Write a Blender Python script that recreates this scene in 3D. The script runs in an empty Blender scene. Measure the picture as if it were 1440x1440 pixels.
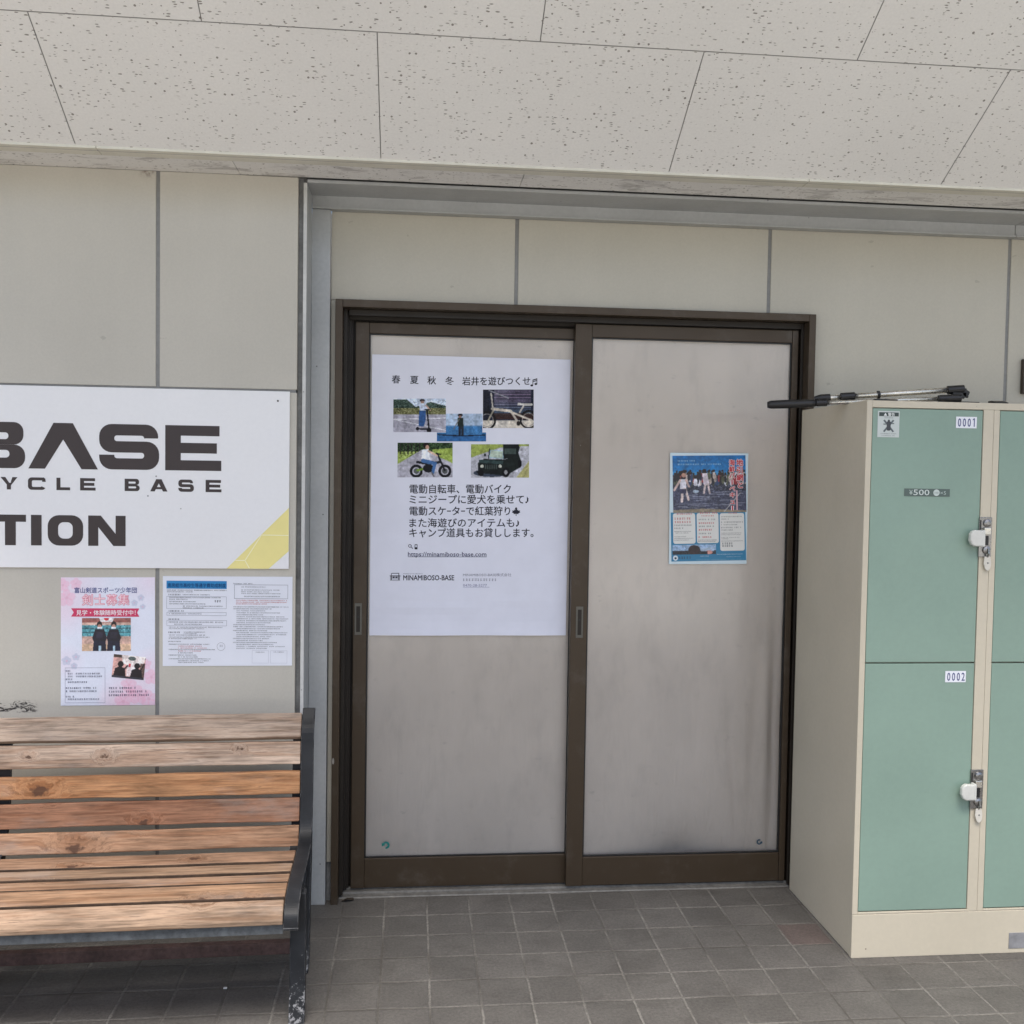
import bpy, bmesh, math, random
import numpy as np
from mathutils import Vector, Matrix
random.seed(7); RNG = np.random.default_rng(5)
SC = bpy.context.scene
COL = SC.collection
rad = math.radians

# ------------------------------------------------------------------ camera
CAM_Y, CAM_Z = -3.5219, 1.5505
def setup_camera():
    pit, yaw, rol = rad(-2.247), rad(5.6913), rad(0.8935)
    f = Vector((math.sin(yaw)*math.cos(pit), math.cos(yaw)*math.cos(pit), math.sin(pit)))
    r = Vector((math.cos(yaw), -math.sin(yaw), 0)); u = r.cross(f)
    r2 = r*math.cos(rol)+u*math.sin(rol); u2 = -r*math.sin(rol)+u*math.cos(rol)
    cd = bpy.data.cameras.new('camera'); cam = bpy.data.objects.new('camera', cd); COL.objects.link(cam)
    m = Matrix((r2, u2, -f)).transposed().to_4x4(); m.translation = (0, CAM_Y, CAM_Z)
    cam.matrix_world = m
    cd.sensor_fit = 'HORIZONTAL'; cd.sensor_width = 36; cd.lens = 36*1390.85/1440; cd.clip_end = 500; cd.clip_start = .05
    SC.camera = cam
setup_camera()

# ------------------------------------------------------------------ sky, sun, exposure
SUN_EL, SUN_AZ = 70, 192          # azimuth clockwise from +y
w = bpy.data.worlds.new("World"); SC.world = w; w.use_nodes = True
nt = w.node_tree; bg = nt.nodes['Background']
sky = nt.nodes.new('ShaderNodeTexSky'); sky.sky_type = 'NISHITA'; sky.sun_disc = False
sky.sun_elevation = rad(SUN_EL); sky.sun_rotation = rad(SUN_AZ)
sky.air_density = 1.0; sky.dust_density = 4.0; sky.ozone_density = 0.8
nt.links.new(sky.outputs[0], bg.inputs[0]); bg.inputs[1].default_value = 0.10
sl = bpy.data.lights.new('sun', 'SUN'); sl.energy = 2.6; sl.angle = rad(40); sl.color = (1, .955, .88)
so = bpy.data.objects.new('sun', sl); COL.objects.link(so)
d = Vector((math.sin(rad(SUN_AZ))*math.cos(rad(SUN_EL)), math.cos(rad(SUN_AZ))*math.cos(rad(SUN_EL)), math.sin(rad(SUN_EL))))
so.rotation_euler = d.to_track_quat('Z', 'Y').to_euler()
SC.view_settings.view_transform = 'Standard'; SC.view_settings.look = 'None'
SC.view_settings.gamma = 1; SC.view_settings.use_curve_mapping = False
SC.view_settings.exposure = 1.30
SC.render.engine = 'CYCLES'; SC.cycles.use_denoising = True
SC.cycles.max_bounces = 10; SC.cycles.diffuse_bounces = 6; SC.cycles.transparent_max_bounces = 12

# ------------------------------------------------------------------ material helpers
def lin(c): return tuple(((v/12.92) if v <= .04045 else ((v+.055)/1.055)**2.4) for v in c)
def S(r, g, b): return lin((r/255, g/255, b/255))
class NT:
    def __init__(s, name):
        s.m = bpy.data.materials.new(name); s.m.use_nodes = True; s.t = s.m.node_tree
        s.b = s.t.nodes['Principled BSDF']; s.out = s.t.nodes['Material Output']
    def n(s, typ, props=None, **ins):
        nd = s.t.nodes.new('ShaderNode'+typ)
        for k, v in (props or {}).items(): setattr(nd, k, v)
        for k, v in ins.items():
            k = k.replace('_', ' ') if not k.startswith('i') or not k[1:].isdigit() else int(k[1:])
            s.set(nd.inputs[k], v)
        return nd
    def set(s, sock, v):
        if isinstance(v, bpy.types.NodeSocket): s.t.links.new(v, sock)
        else:
            if sock.type == 'RGBA' and len(v) == 3: v = (*v, 1)
            sock.default_value = v
    def math(s, op, a, b=0.0, clamp=False):
        nd = s.n('Math', {'operation': op, 'use_clamp': clamp}, i0=a, i1=b); return nd.outputs[0]
    def mix(s, fac, a, b, typ='MIX'):
        nd = s.t.nodes.new('ShaderNodeMix'); nd.data_type = 'RGBA'; nd.blend_type = typ
        s.set(nd.inputs[0], fac); s.set(nd.inputs[6], a); s.set(nd.inputs[7], b); return nd.outputs[2]
    def pos(s, scale=(1, 1, 1), loc=(0, 0, 0)):
        g = s.n('NewGeometry').outputs['Position']
        return s.n('Mapping', None, Vector=g, Scale=scale, Location=loc).outputs[0]
    def noise(s, vec, scale, detail=4, rough=.55, dist=0):
        return s.n('TexNoise', None, Vector=vec, Scale=scale, Detail=detail, Roughness=rough, Distortion=dist).outputs[0]
    def ramp(s, v, a, b, lo=0.0, hi=1.0, smooth=True):
        nd = s.n('MapRange', {'interpolation_type': 'SMOOTHSTEP' if smooth else 'LINEAR'}, Value=v, From_Min=a, From_Max=b, To_Min=lo, To_Max=hi)
        return nd.outputs[0]
    def bump(s, h, strength, dist=.002):
        nd = s.n('Bump', None, Height=h, Strength=strength, Distance=dist); s.set(s.b.inputs['Normal'], nd.outputs[0])
    def fin(s, col=None, rough=None, metal=None, spec=None):
        if col is not None: s.set(s.b.inputs['Base Color'], col)
        if rough is not None: s.set(s.b.inputs['Roughness'], rough)
        if metal is not None: s.set(s.b.inputs['Metallic'], metal)
        if spec is not None: s.set(s.b.inputs['Specular IOR Level'], spec)
        return s.m
def pbr(name, col, rough=.5, metal=0., spec=.5, var=.1, vs=2.5, fine=.05, fs=70, bump=.0, bs=120, specks=0., speckcol=(.03, .025, .02), stretch=(1, 1, 1), rvar=.08):
    t = NT(name); p = t.pos(stretch)
    a = t.ramp(t.noise(p, vs, 5), .3, .7, 1-var, 1+var, False)
    b = t.ramp(t.noise(p, fs, 3), .3, .7, 1-fine, 1+fine, False)
    k = t.math('MULTIPLY', a, b)
    c = t.mix(1.0, (*col, 1), t.n('CombineColor', None, Red=k, Green=k, Blue=k).outputs[0], 'MULTIPLY')
    if specks > 0:
        v = t.n('TexVoronoi', None, Vector=t.pos(), Scale=38, Randomness=1.0)
        dsk = t.ramp(v.outputs['Distance'], .06, .13, 1, 0)
        cr = t.n('SeparateColor', None, Color=v.outputs['Color']).outputs[0]
        g = t.math('GREATER_THAN', cr, 1-specks)
        c = t.mix(t.math('MULTIPLY', t.math('MULTIPLY', dsk, g), .75), c, speckcol)
    rr = t.ramp(t.noise(p, vs*3, 4), .3, .7, rough-rvar, rough+rvar, False)
    if bump > 0: t.bump(t.noise(p, bs, 4), bump)
    return t.fin(c, rr, metal, spec)

M = {}
def wall_mat(name, col, scuff):
    t = NT(name); p = t.pos()
    a = t.ramp(t.noise(p, 1.3, 5), .3, .7, .93, 1.06, False)
    st = t.ramp(t.noise(t.pos((9, 9, .7)), 2.0, 4), .35, .75, 1.006, .985, False)     # faint rain streaks
    b = t.ramp(t.noise(p, 150, 2), .3, .7, .975, 1.025, False)
    k = t.math('MULTIPLY', t.math('MULTIPLY', a, b), st)
    c = t.mix(1.0, (*col, 1), t.n('CombineColor', None, Red=k, Green=k, Blue=k).outputs[0], 'MULTIPLY')
    # chips and small dark marks
    v = t.n('TexVoronoi', None, Vector=t.pos((1, 1, 1.6)), Scale=11, Randomness=1.0)
    sz = t.n('SeparateColor', None, Color=v.outputs['Color'])
    lim = t.math('MULTIPLY', t.math('POWER', sz.outputs[1], 3), .10)
    m1 = t.math('LESS_THAN', v.outputs['Distance'], lim)
    m1 = t.math('MULTIPLY', m1, t.math('GREATER_THAN', sz.outputs[0], .3))
    c = t.mix(t.math('MULTIPLY', m1, .85), c, (.05, .042, .035, 1))
    v2 = t.n('TexVoronoi', None, Vector=t.pos((1, 1, 3)), Scale=4, Randomness=1.0)
    m2 = t.math('LESS_THAN', t.math('ADD', v2.outputs['Distance'], t.ramp(t.noise(p, 60), .3, .7, -.05, .05)), .035)
    c = t.mix(t.math('MULTIPLY', m2, .22), c, (.12, .10, .08, 1))
    if scuff:   # black rub mark above the bench and a rusty run at the top of the joint
        q = t.n('SeparateXYZ', None, Vector=t.n('NewGeometry').outputs['Position'])
        bx = t.math('MULTIPLY', t.math('MULTIPLY', t.ramp(q.outputs[0], -1.47, -1.42), t.ramp(q.outputs[0], -1.235, -1.215, 1, 0)), t.math('MULTIPLY', t.ramp(q.outputs[2], .738, .746), t.ramp(q.outputs[2], .772, .786, 1, 0)))
        nz = t.ramp(t.noise(t.pos((18, 18, 48)), 1.6, 6, .72, 1.2), .47, .56)
        c = t.mix(t.math('MULTIPLY', bx, nz), c, (.035, .03, .03, 1))
        dx = t.math('ABSOLUTE', t.math('ADD', q.outputs[0], .872))
        rs = t.math('MULTIPLY', t.ramp(dx, .0, .035, 1, 0), t.ramp(q.outputs[2], 2.485, 2.515))
        rs = t.math('MULTIPLY', rs, t.ramp(t.noise(p, 70, 4), .35, .6))
        c = t.mix(t.math('MULTIPLY', rs, .8), c, (.09, .035, .025, 1))
    t.bump(t.noise(p, 220, 3), .12, .001)
    return t.fin(c, .55, 0, .35)

def ceiling_mat(name, slope, smudge=False):
    t = NT(name)
    sx = (1, 1/math.cos(slope), 0)
    p = t.pos(sx)
    wob = t.n('TexNoise', None, Vector=p, Scale=45.0, Detail=2.0).outputs['Color']
    pw = t.n('VectorMath', {'operation': 'ADD'}, i0=p, i1=t.n('VectorMath', {'operation': 'MULTIPLY'}, i0=wob, i1=(.006, .006, 0)).outputs[0]).outputs[0]
    # worm tracks: elongated cells
    pv = t.n('Mapping', None, Vector=pw, Scale=(46, 140, 1)).outputs[0]
    v = t.n('TexVoronoi', {'voronoi_dimensions': '2D'}, Vector=pv, Scale=1.0, Randomness=1.0)
    cc = t.n('SeparateColor', None, Color=v.outputs['Color'])
    lim = t.math('MULTIPLY', t.math('POWER', cc.outputs[1], 1.6), .28)
    m = t.ramp(t.math('SUBTRACT', v.outputs['Distance'], lim), -.05, .03, 1, 0)
    m = t.math('MULTIPLY', m, t.math('GREATER_THAN', cc.outputs[0], .50))
    m = t.math('MULTIPLY', m, t.ramp(t.noise(p, 9, 3), .38, .58, .15, 1))
    # round pin holes
    v2 = t.n('TexVoronoi', {'voronoi_dimensions': '2D'}, Vector=p, Scale=42.0, Randomness=1.0)
    c2 = t.n('SeparateColor', None, Color=v2.outputs['Color'])
    l2 = t.math('MULTIPLY', t.math('POWER', c2.outputs[1], 3), .16)
    m2 = t.math('LESS_THAN', v2.outputs['Distance'], l2)
    m2 = t.math('MULTIPLY', m2, t.math('GREATER_THAN', c2.outputs[0], .5))
    mk = t.math('MAXIMUM', m, m2)
    a = t.ramp(t.noise(p, 1.1, 4), .3, .7, .95, 1.04, False)
    f = t.ramp(t.noise(p, 130, 3), .3, .7, .97, 1.03, False)
    k = t.math('MULTIPLY', a, f)
    base = t.mix(1.0, (.80, .79, .765, 1), t.n('CombineColor', None, Red=k, Green=k, Blue=k).outputs[0], 'MULTIPLY')
    c = t.mix(t.math('MULTIPLY', mk, .82), base, (.17, .15, .13, 1))
    if smudge:
        sm = t.ramp(t.noise(t.pos((1, 2.2, 1)), 7, 5, .65, .5), .52, .66)
        c = t.mix(t.math('MULTIPLY', sm, .42), c, (.20, .18, .17, 1))
    t.bump(t.math('SUBTRACT', t.math('MULTIPLY', t.noise(p, 160, 2), .25), mk), .5, .002)
    return t.fin(c, .85, 0, .2)

FX0, FY0, TP = -.3855, .0424, .15
def floor_mat(name):
    t = NT(name); g = t.n('NewGeometry').outputs['Position']
    wob = t.n('TexNoise', None, Vector=g, Scale=5.0, Detail=2.0).outputs['Color']
    gw = t.n('VectorMath', {'operation': 'ADD'}, i0=g, i1=t.n('VectorMath', {'operation': 'MULTIPLY'}, i0=t.n('VectorMath', {'operation': 'SUBTRACT'}, i0=wob, i1=(.5, .5, .5)).outputs[0], i1=(.006, .006, 0)).outputs[0]).outputs[0]
    q = t.n('Mapping', {'vector_type': 'POINT'}, Vector=gw, Location=(-FX0/TP, -FY0/TP, 0), Scale=(1/TP, 1/TP, 1)).outputs[0]
    sp = t.n('SeparateXYZ', None, Vector=q)
    ed = []
    for k in (0, 1):
        fr = t.math('FRACT', t.math('ADD', sp.outputs[k], 100.0))
        ed.append(t.math('MINIMUM', fr, t.math('SUBTRACT', 1.0, fr)))
    e = t.math('MINIMUM', ed[0], ed[1])
    rag = t.math('ADD', e, t.ramp(t.noise(g, 60, 4), .3, .7, -.008, .008))
    grout = t.ramp(rag, .014, .026, 1, 0)
    fl = t.n('VectorMath', {'operation': 'FLOOR'}, i0=q).outputs[0]
    rnd = t.n('TexWhiteNoise', {'noise_dimensions': '2D'}, Vector=fl)
    rv = t.ramp(rnd.outputs[0], 0, 1, .91, 1.09, False)
    grain = t.ramp(t.noise(g, 105, 5, .85), .3, .7, .60, 1.45, False)
    blot = t.ramp(t.noise(g, 7, 6, .65), .3, .7, .84, 1.15, False)
    k = t.math('MULTIPLY', t.math('MULTIPLY', rv, grain), blot)
    fs = t.n('SeparateXYZ', None, Vector=fl)
    one = t.math('MULTIPLY', t.math('COMPARE', fs.outputs[0], 11.0), t.math('COMPARE', fs.outputs[1], -3.0))
    tint = t.mix(one, (.098, .092, .085, 1), (.098, .078, .072, 1))
    tile = t.mix(1.0, tint, t.n('CombineColor', None, Red=k, Green=k, Blue=k).outputs[0], 'MULTIPLY')
    # darker worn stains
    stn = t.ramp(t.noise(t.pos((1, 2.4, 1)), 5, 7, .72, .8), .50, .70)
    tile = t.mix(t.math('MULTIPLY', stn, .42), tile, (.050, .045, .040, 1))
    gvar = t.ramp(t.noise(g, 3.2, 4), .35, .65)
    gc = t.mix(gvar, (.075, .069, .061, 1), (.20, .19, .172, 1))
    gc = t.mix(t.ramp(t.noise(g, 90, 3), .4, .65, 0, .5), gc, (.06, .055, .05, 1))
    c = t.mix(grout, tile, gc)
    h = t.math('ADD', t.ramp(rag, .014, .05), t.math('MULTIPLY', t.noise(g, 420, 3, .7), .25))
    t.bump(h, .55, .0025)
    return t.fin(c, t.math('ADD', .62, t.math('MULTIPLY', grout, .25)), 0, .4)

def wood_mat(name, knots):
    t = NT(name)
    oc = t.n('ObjectInfo').outputs['Color']
    rnd = t.n('ObjectInfo').outputs['Random']
    g = t.n('TexCoord').outputs['Object']
    off = t.n('CombineXYZ', None, X=t.math('MULTIPLY', rnd, 13.0), Y=t.math('MULTIPLY', rnd, 7.0), Z=t.math('MULTIPLY', rnd, 5.0)).outputs[0]
    p0 = t.n('VectorMath', {'operation': 'ADD'}, i0=g, i1=off).outputs[0]
    kn = None; ring = None
    for (x, y, z, s) in knots:
        dv = t.n('VectorMath', {'operation': 'SUBTRACT'}, i0=g, i1=(x, y, z)).outputs[0]
        dv = t.n('VectorMath', {'operation': 'MULTIPLY'}, i0=dv, i1=(.62, 1, 1)).outputs[0]
        L = t.n('VectorMath', {'operation': 'LENGTH'}, i0=dv).outputs['Value']
        L = t.math('ADD', L, t.ramp(t.noise(g, 70, 3), .3, .7, -.004, .004))
        a = t.ramp(L, s*.55, s, 1, 0); b = t.ramp(L, s*.8, s*3.4, 1, 0)
        kn = a if kn is None else t.math('MAXIMUM', kn, a); ring = b if ring is None else t.math('MAXIMUM', ring, b)
    warp = t.math('MULTIPLY', ring, .035)
    wv = t.n('CombineXYZ', None, X=0.0, Y=warp, Z=warp).outputs[0]
    p1 = t.n('VectorMath', {'operation': 'ADD'}, i0=p0, i1=wv).outputs[0]
    pg = t.n('Mapping', None, Vector=p1, Scale=(1.6, 30, 30)).outputs[0]
    n1 = t.noise(pg, 1.6, 5, .6, .8)
    pf = t.n('Mapping', None, Vector=p1, Scale=(8, 120, 120)).outputs[0]
    n2 = t.noise(pf, 1.0, 4, .65, .3)
    n3 = t.noise(t.n('Mapping', None, Vector=p0, Scale=(5, 12, 12)).outputs[0], 1.0, 5, .6)
    late = t.ramp(n1, .46, .62)
    base = t.mix(t.math('MULTIPLY', late, .5), oc, t.mix(1.0, oc, (.52, .36, .25, 1), 'MULTIPLY'))
    kk = t.math('MULTIPLY', t.ramp(n2, .3, .7, .50, 1.40, False), t.ramp(n3, .3, .7, .72, 1.24, False))
    base = t.mix(1.0, base, t.n('CombineColor', None, Red=kk, Green=kk, Blue=kk).outputs[0], 'MULTIPLY')
    grey = t.ramp(t.noise(t.n('Mapping', None, Vector=p0, Scale=(3, 9, 9)).outputs[0], 1.0, 6, .65), .5, .75)
    base = t.mix(t.math('MULTIPLY', grey, .45), base, (.34, .30, .27, 1))
    crack = t.math('MULTIPLY', t.ramp(n2, .58, .68), t.ramp(n3, .38, .58))
    base = t.mix(t.math('MULTIPLY', crack, .6), base, (.06, .04, .03, 1))
    base = t.mix(t.math('MULTIPLY', ring, .25), base, t.mix(1.0, oc, (.5, .32, .2, 1), 'MULTIPLY'))
    base = t.mix(t.math('MULTIPLY', kn, .85), base, (.07, .034, .022, 1))
    t.bump(t.math('ADD', n2, t.math('MULTIPLY', n1, .5)), .35, .0015)
    return t.fin(base, .72, 0, .3)

def iron_mat(name):
    t = NT(name); p = t.pos()
    g = t.n('SeparateXYZ', None, Vector=t.n('NewGeometry').outputs['Position'])
    base = t.mix(t.ramp(t.noise(p, 6, 5), .3, .7), (.010, .011, .013, 1), (.026, .028, .032, 1))
    low = t.ramp(g.outputs[2], .0, .30, .52, .74)
    wear = t.ramp(t.math('SUBTRACT', t.noise(p, 75, 6, .75), low), -.02, .06)
    base = t.mix(t.math('MULTIPLY', wear, .8), base, (.30, .30, .31, 1))
    bv = t.n('Bevel', {'samples': 4}, Radius=.0032)
    dt = t.n('VectorMath', {'operation': 'DOT_PRODUCT'}, i0=bv.outputs[0], i1=t.n('NewGeometry').outputs['True Normal']).outputs['Value']
    edge = t.math('MULTIPLY', t.ramp(dt, .80, .97, 1, 0), t.ramp(t.noise(p, 30, 5), .42, .56))
    base = t.mix(t.math('MULTIPLY', edge, .85), base, (.42, .42, .42, 1))
    t.bump(t.noise(p, 90, 5), .3, .001)
    return t.fin(base, .52, .0, .3)

def brown_mat(name):
    t = NT(name); p = t.pos()
    k = t.ramp(t.noise(t.pos((4, 4, 1.0)), 1, 4), .3, .7, .95, 1.06, False)
    c = t.mix(1.0, (.060, .042, .026, 1), t.n('CombineColor', None, Red=k, Green=k, Blue=k).outputs[0], 'MULTIPLY')
    dust = t.ramp(t.noise(p, 9, 6, .7), .5, .75)
    c = t.mix(t.math('MULTIPLY', dust, .22), c, (.20, .18, .16, 1))
    v = t.n('TexVoronoi', None, Vector=t.pos((1, 1, .35)), Scale=14, Randomness=1.0)
    cc = t.n('SeparateColor', None, Color=v.outputs['Color'])
    m = t.math('LESS_THAN', v.outputs['Distance'], t.math('MULTIPLY', t.math('POWER', cc.outputs[1], 5), .07))
    c = t.mix(t.math('MULTIPLY', m, .6), c, (.5, .48, .45, 1))
    return t.fin(c, t.ramp(t.noise(p, 12, 4), .3, .7, .34, .5, False), .35, .5)

def film_mat(name):
    t = NT(name); p = t.pos()
    a = t.ramp(t.noise(t.pos((5, 5, 1.6)), 1.2, 4, .5), .3, .7, .965, 1.03, False)
    b = t.ramp(t.noise(p, 2.2, 4), .3, .7, .93, 1.06, False)
    k = t.math('MULTIPLY', a, b)
    c = t.mix(1.0, (.83, .745, .675, 1), t.n('CombineColor', None, Red=k, Green=k, Blue=k).outputs[0], 'MULTIPLY')
    sc = t.math('MULTIPLY', t.ramp(t.noise(t.pos((14, 14, 30)), 1.4, 6, .72), .62, .70), .18)
    c = t.mix(sc, c, (.22, .2, .19, 1))
    wr = t.noise(t.pos((16, 16, 3.2)), 1.0, 4, .55, .5)
    q = t.n('SeparateXYZ', None, Vector=t.n('NewGeometry').outputs['Position'])
    amt = t.math('MULTIPLY', t.ramp(q.outputs[2], .1, 1.1, 1, .05), t.ramp(q.outputs[0], .7, 1.3, .35, 1))
    t.bump(t.math('MULTIPLY', wr, amt), .6, .022)
    return t.fin(c, .6, 0, .3)

def glass_mat(name):
    t = NT(name)
    tr = t.n('BsdfTransparent', None, Color=(.98, .98, .975, 1)); gl = t.n('BsdfGlossy', None, Color=(.8, .8, .8, 1), Roughness=.14)
    fr = t.n('Fresnel', None, IOR=1.5)
    # dusty smears scatter a little light
    df = t.n('BsdfDiffuse', None, Color=(.55, .53, .50, 1))
    dm = t.math('MULTIPLY', t.ramp(t.noise(t.pos((3, 3, 1.2)), 3, 6, .7), .45, .75), .045)
    m1 = t.n('MixShader', None, i0=fr.outputs[0], i1=tr.outputs[0], i2=gl.outputs[0])
    m2 = t.n('MixShader', None, i0=dm, i1=m1.outputs[0], i2=df.outputs[0])
    t.t.links.new(m2.outputs[0], t.out.inputs[0]); return t.m

def print_mat(name, rough, sheen=.3):
    t = NT(name)
    a = t.n('VertexColor', {'layer_name': 'Col'}).outputs[0]
    k = t.ramp(t.noise(t.pos(), 14, 3), .3, .7, .975, 1.02, False)
    c = t.mix(1.0, a, t.n('CombineColor', None, Red=k, Green=k, Blue=k).outputs[0], 'MULTIPLY')
    return t.fin(c, rough, 0, sheen)

M['wall'] = wall_mat('beige_wall_paint', (.495, .47, .40), False)
M['wall_scuffed'] = wall_mat('scuffed_wall_paint', (.51, .485, .425), True)
M['seal'] = pbr('grey_sealant', (.22, .22, .215), .6, var=.12, fine=.08, bump=.2)
M['dark_seal'] = pbr('dark_sealant', (.16, .16, .155), .7, var=.3, vs=8, fine=.2)
M['steel'] = pbr('galvanised_steel', (.42, .43, .43), .45, .15, var=.08, vs=4, fine=.05, specks=.05, bump=.08)
M['steel_light'] = pbr('pale_painted_steel', (.58, .58, .56), .5, .0, var=.12, vs=9, fine=.06, specks=.1)
M['ceil'] = ceiling_mat('fissured_ceiling_board', rad(31.3))
M['ceil_flat'] = ceiling_mat('fissured_soffit_board', 0, True)
M['joint'] = pbr('ceiling_joint', (.34, .33, .32), .8)
M['trim'] = pbr('cream_vinyl_trim', (.66, .64, .55), .45, var=.08, vs=6, fine=.03, specks=.02)
M['floor'] = floor_mat('porch_floor_tiles')
M['concrete'] = pbr('pale_concrete', (.46, .452, .415), .85, var=.12, vs=1.5, fine=.12, fs=40, bump=.2)
M['plinth'] = pbr('grey_plinth_mortar', (.20, .20, .20), .8, var=.2, vs=12, fine=.2, bump=.4)
M['brown'] = brown_mat('bronze_brown_aluminium')
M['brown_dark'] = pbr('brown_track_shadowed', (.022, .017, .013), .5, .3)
M['alu'] = pbr('worn_aluminium_rail', (.15, .145, .135), .6, .2, var=.25, vs=10, fine=.2)
M['film'] = film_mat('yellowed_backing_sheet')
M['glass'] = glass_mat('dusty_window_glass')
M['handle'] = pbr('pull_handle_grey', (.12, .115, .10), .4, .4)
M['black'] = pbr('black_plastic', (.012, .012, .013), .42, var=.2, fine=.1)
M['cream'] = pbr('cream_locker_paint', (.565, .51, .40), .42, var=.05, vs=2, fine=.02, specks=.03, speckcol=(.09, .05, .03), bump=.04, bs=60)
M['mint'] = pbr('sage_green_door_paint', (.235, .335, .275), .40, var=.06, vs=2.2, fine=.02, bump=.04, bs=50)
M['chrome'] = pbr('lock_plate_metal', (.30, .295, .29), .3, 1.0, var=.15, vs=30, fine=.1)
M['white'] = pbr('white_plastic', (.60, .60, .56), .35, var=.05, vs=20)
M['tag'] = pbr('ivory_tag_plastic', (.62, .59, .52), .4)
M['tube'] = pbr('brushed_aluminium_tube', (.68, .66, .60), .28, .9, var=.1, vs=30)
M['iron'] = iron_mat('worn_black_iron')
M['grey_metal'] = pbr('grey_angle_iron', (.10, .11, .12), .5, .3, var=.3, vs=14, fine=.25)
M['gap_shade'] = pbr('painted_slat_gap_shade', (.060, .036, .022), .85, var=.4, vs=14, fine=.2)  # dark brown standing in for the shade between seat slats
M['rust'] = pbr('rusty_primer_red', (.105, .062, .054), .8, var=.3, vs=12, fine=.25, bump=.3)
M['paper'] = print_mat('matt_printed_paper', .62, .25)
M['gloss'] = print_mat('laminated_print', .28, .5)
M['board'] = print_mat('sign_board_print', .42, .35)
M['dark_wood'] = pbr('dark_stained_wood', (.045, .032, .022), .5, var=.2, stretch=(30, 30, 2))
M['leaf'] = pbr('dead_leaf', (.03, .022, .015), .7)
M['scrap'] = pbr('paper_scrap', (.7, .7, .68), .7)

# ------------------------------------------------------------------ object helpers
def tag(o, label=None, cat=None, group=None, kind=None):
    if label: o['label'] = label
    if cat: o['category'] = cat
    if group: o['group'] = group
    if kind: o['kind'] = kind
    return o
def thing(name, label, cat, loc, group=None, rz=0):
    o = bpy.data.objects.new(name, None); COL.objects.link(o); o.location = loc; o.rotation_euler = (0, 0, rz)
    o.empty_display_size = .1
    return tag(o, label, cat, group)
class MB:
    def __init__(s): s.v = []; s.f = []
    def quad(s, *p): n = len(s.v); s.v += [tuple(q) for q in p]; s.f.append(tuple(range(n, n+len(p)))); return s
    def box(s, x0, x1, y0, y1, z0, z1):
        n = len(s.v)
        s.v += [(x0, y0, z0), (x1, y0, z0), (x1, y1, z0), (x0, y1, z0), (x0, y0, z1), (x1, y0, z1), (x1, y1, z1), (x0, y1, z1)]
        s.f += [tuple(n+i for i in q) for q in ((0, 3, 2, 1), (4, 5, 6, 7), (0, 1, 5, 4), (1, 2, 6, 5), (2, 3, 7, 6), (3, 0, 4, 7))]
        return s
    def slab(s, x0, x1, poly):      # extrude a closed (y,z) polygon along x
        n = len(s.v); k = len(poly)
        s.v += [(x0, y, z) for y, z in poly]+[(x1, y, z) for y, z in poly]
        s.f += [tuple(n+i for i in range(k)), tuple(n+2*k-1-i for i in range(k))]
        for i in range(k): j = (i+1) % k; s.f.append((n+j, n+i, n+k+i, n+k+j))
        return s
    def tube(s, pts, r, seg=10, cap=True):
        pts = [Vector(p) for p in pts]; n0 = len(s.v); rs = r if isinstance(r, (list, tuple)) else [r]*len(pts)
        up = None
        for i, p in enumerate(pts):
            tn = (pts[min(i+1, len(pts)-1)]-pts[max(i-1, 0)]).normalized()
            if up is None or abs(up.dot(tn)) > .95: up = Vector((0, 0, 1)) if abs(tn.z) < .9 else Vector((1, 0, 0))
            a = tn.cross(up).normalized(); b = a.cross(tn)
            for k in range(seg):
                th = 2*math.pi*k/seg; s.v.append(tuple(p+(a*math.cos(th)+b*math.sin(th))*rs[i]))
        for i in range(len(pts)-1):
            for k in range(seg):
                a0 = n0+i*seg+k; a1 = n0+i*seg+(k+1) % seg
                s.f.append((a0, a1, a1+seg, a0+seg))
        if cap:
            s.f.append(tuple(n0+seg-1-k for k in range(seg))); e = n0+(len(pts)-1)*seg; s.f.append(tuple(e+k for k in range(seg)))
        return s
    def build(s, name, mat, parent=None, bevel=0, smooth=False, org=None, seg=2):
        o3 = Vector(org) if org is not None else (Vector(parent.location) if parent is not None and 'world' not in s.__dict__ else Vector((0, 0, 0)))
        if parent is not None and parent.parent is not None and org is None: o3 = o3+Vector(parent.parent.location)
        me = bpy.data.meshes.new(name); me.from_pydata([tuple(Vector(v)-o3) for v in s.v], [], s.f)
        bm = bmesh.new(); bm.from_mesh(me); bmesh.ops.recalc_face_normals(bm, faces=bm.faces); bm.to_mesh(me); bm.free()
        me.materials.append(mat)
        o = bpy.data.objects.new(name, me); COL.objects.link(o)
        if parent is not None: o.parent = parent
        if bevel > 0:
            b = o.modifiers.new('bevel', 'BEVEL'); b.width = bevel; b.segments = seg; b.limit_method = 'ANGLE'; b.angle_limit = rad(30); b.harden_normals = False
        if smooth:
            for p in me.polygons: p.use_smooth = True
        return o

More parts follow.
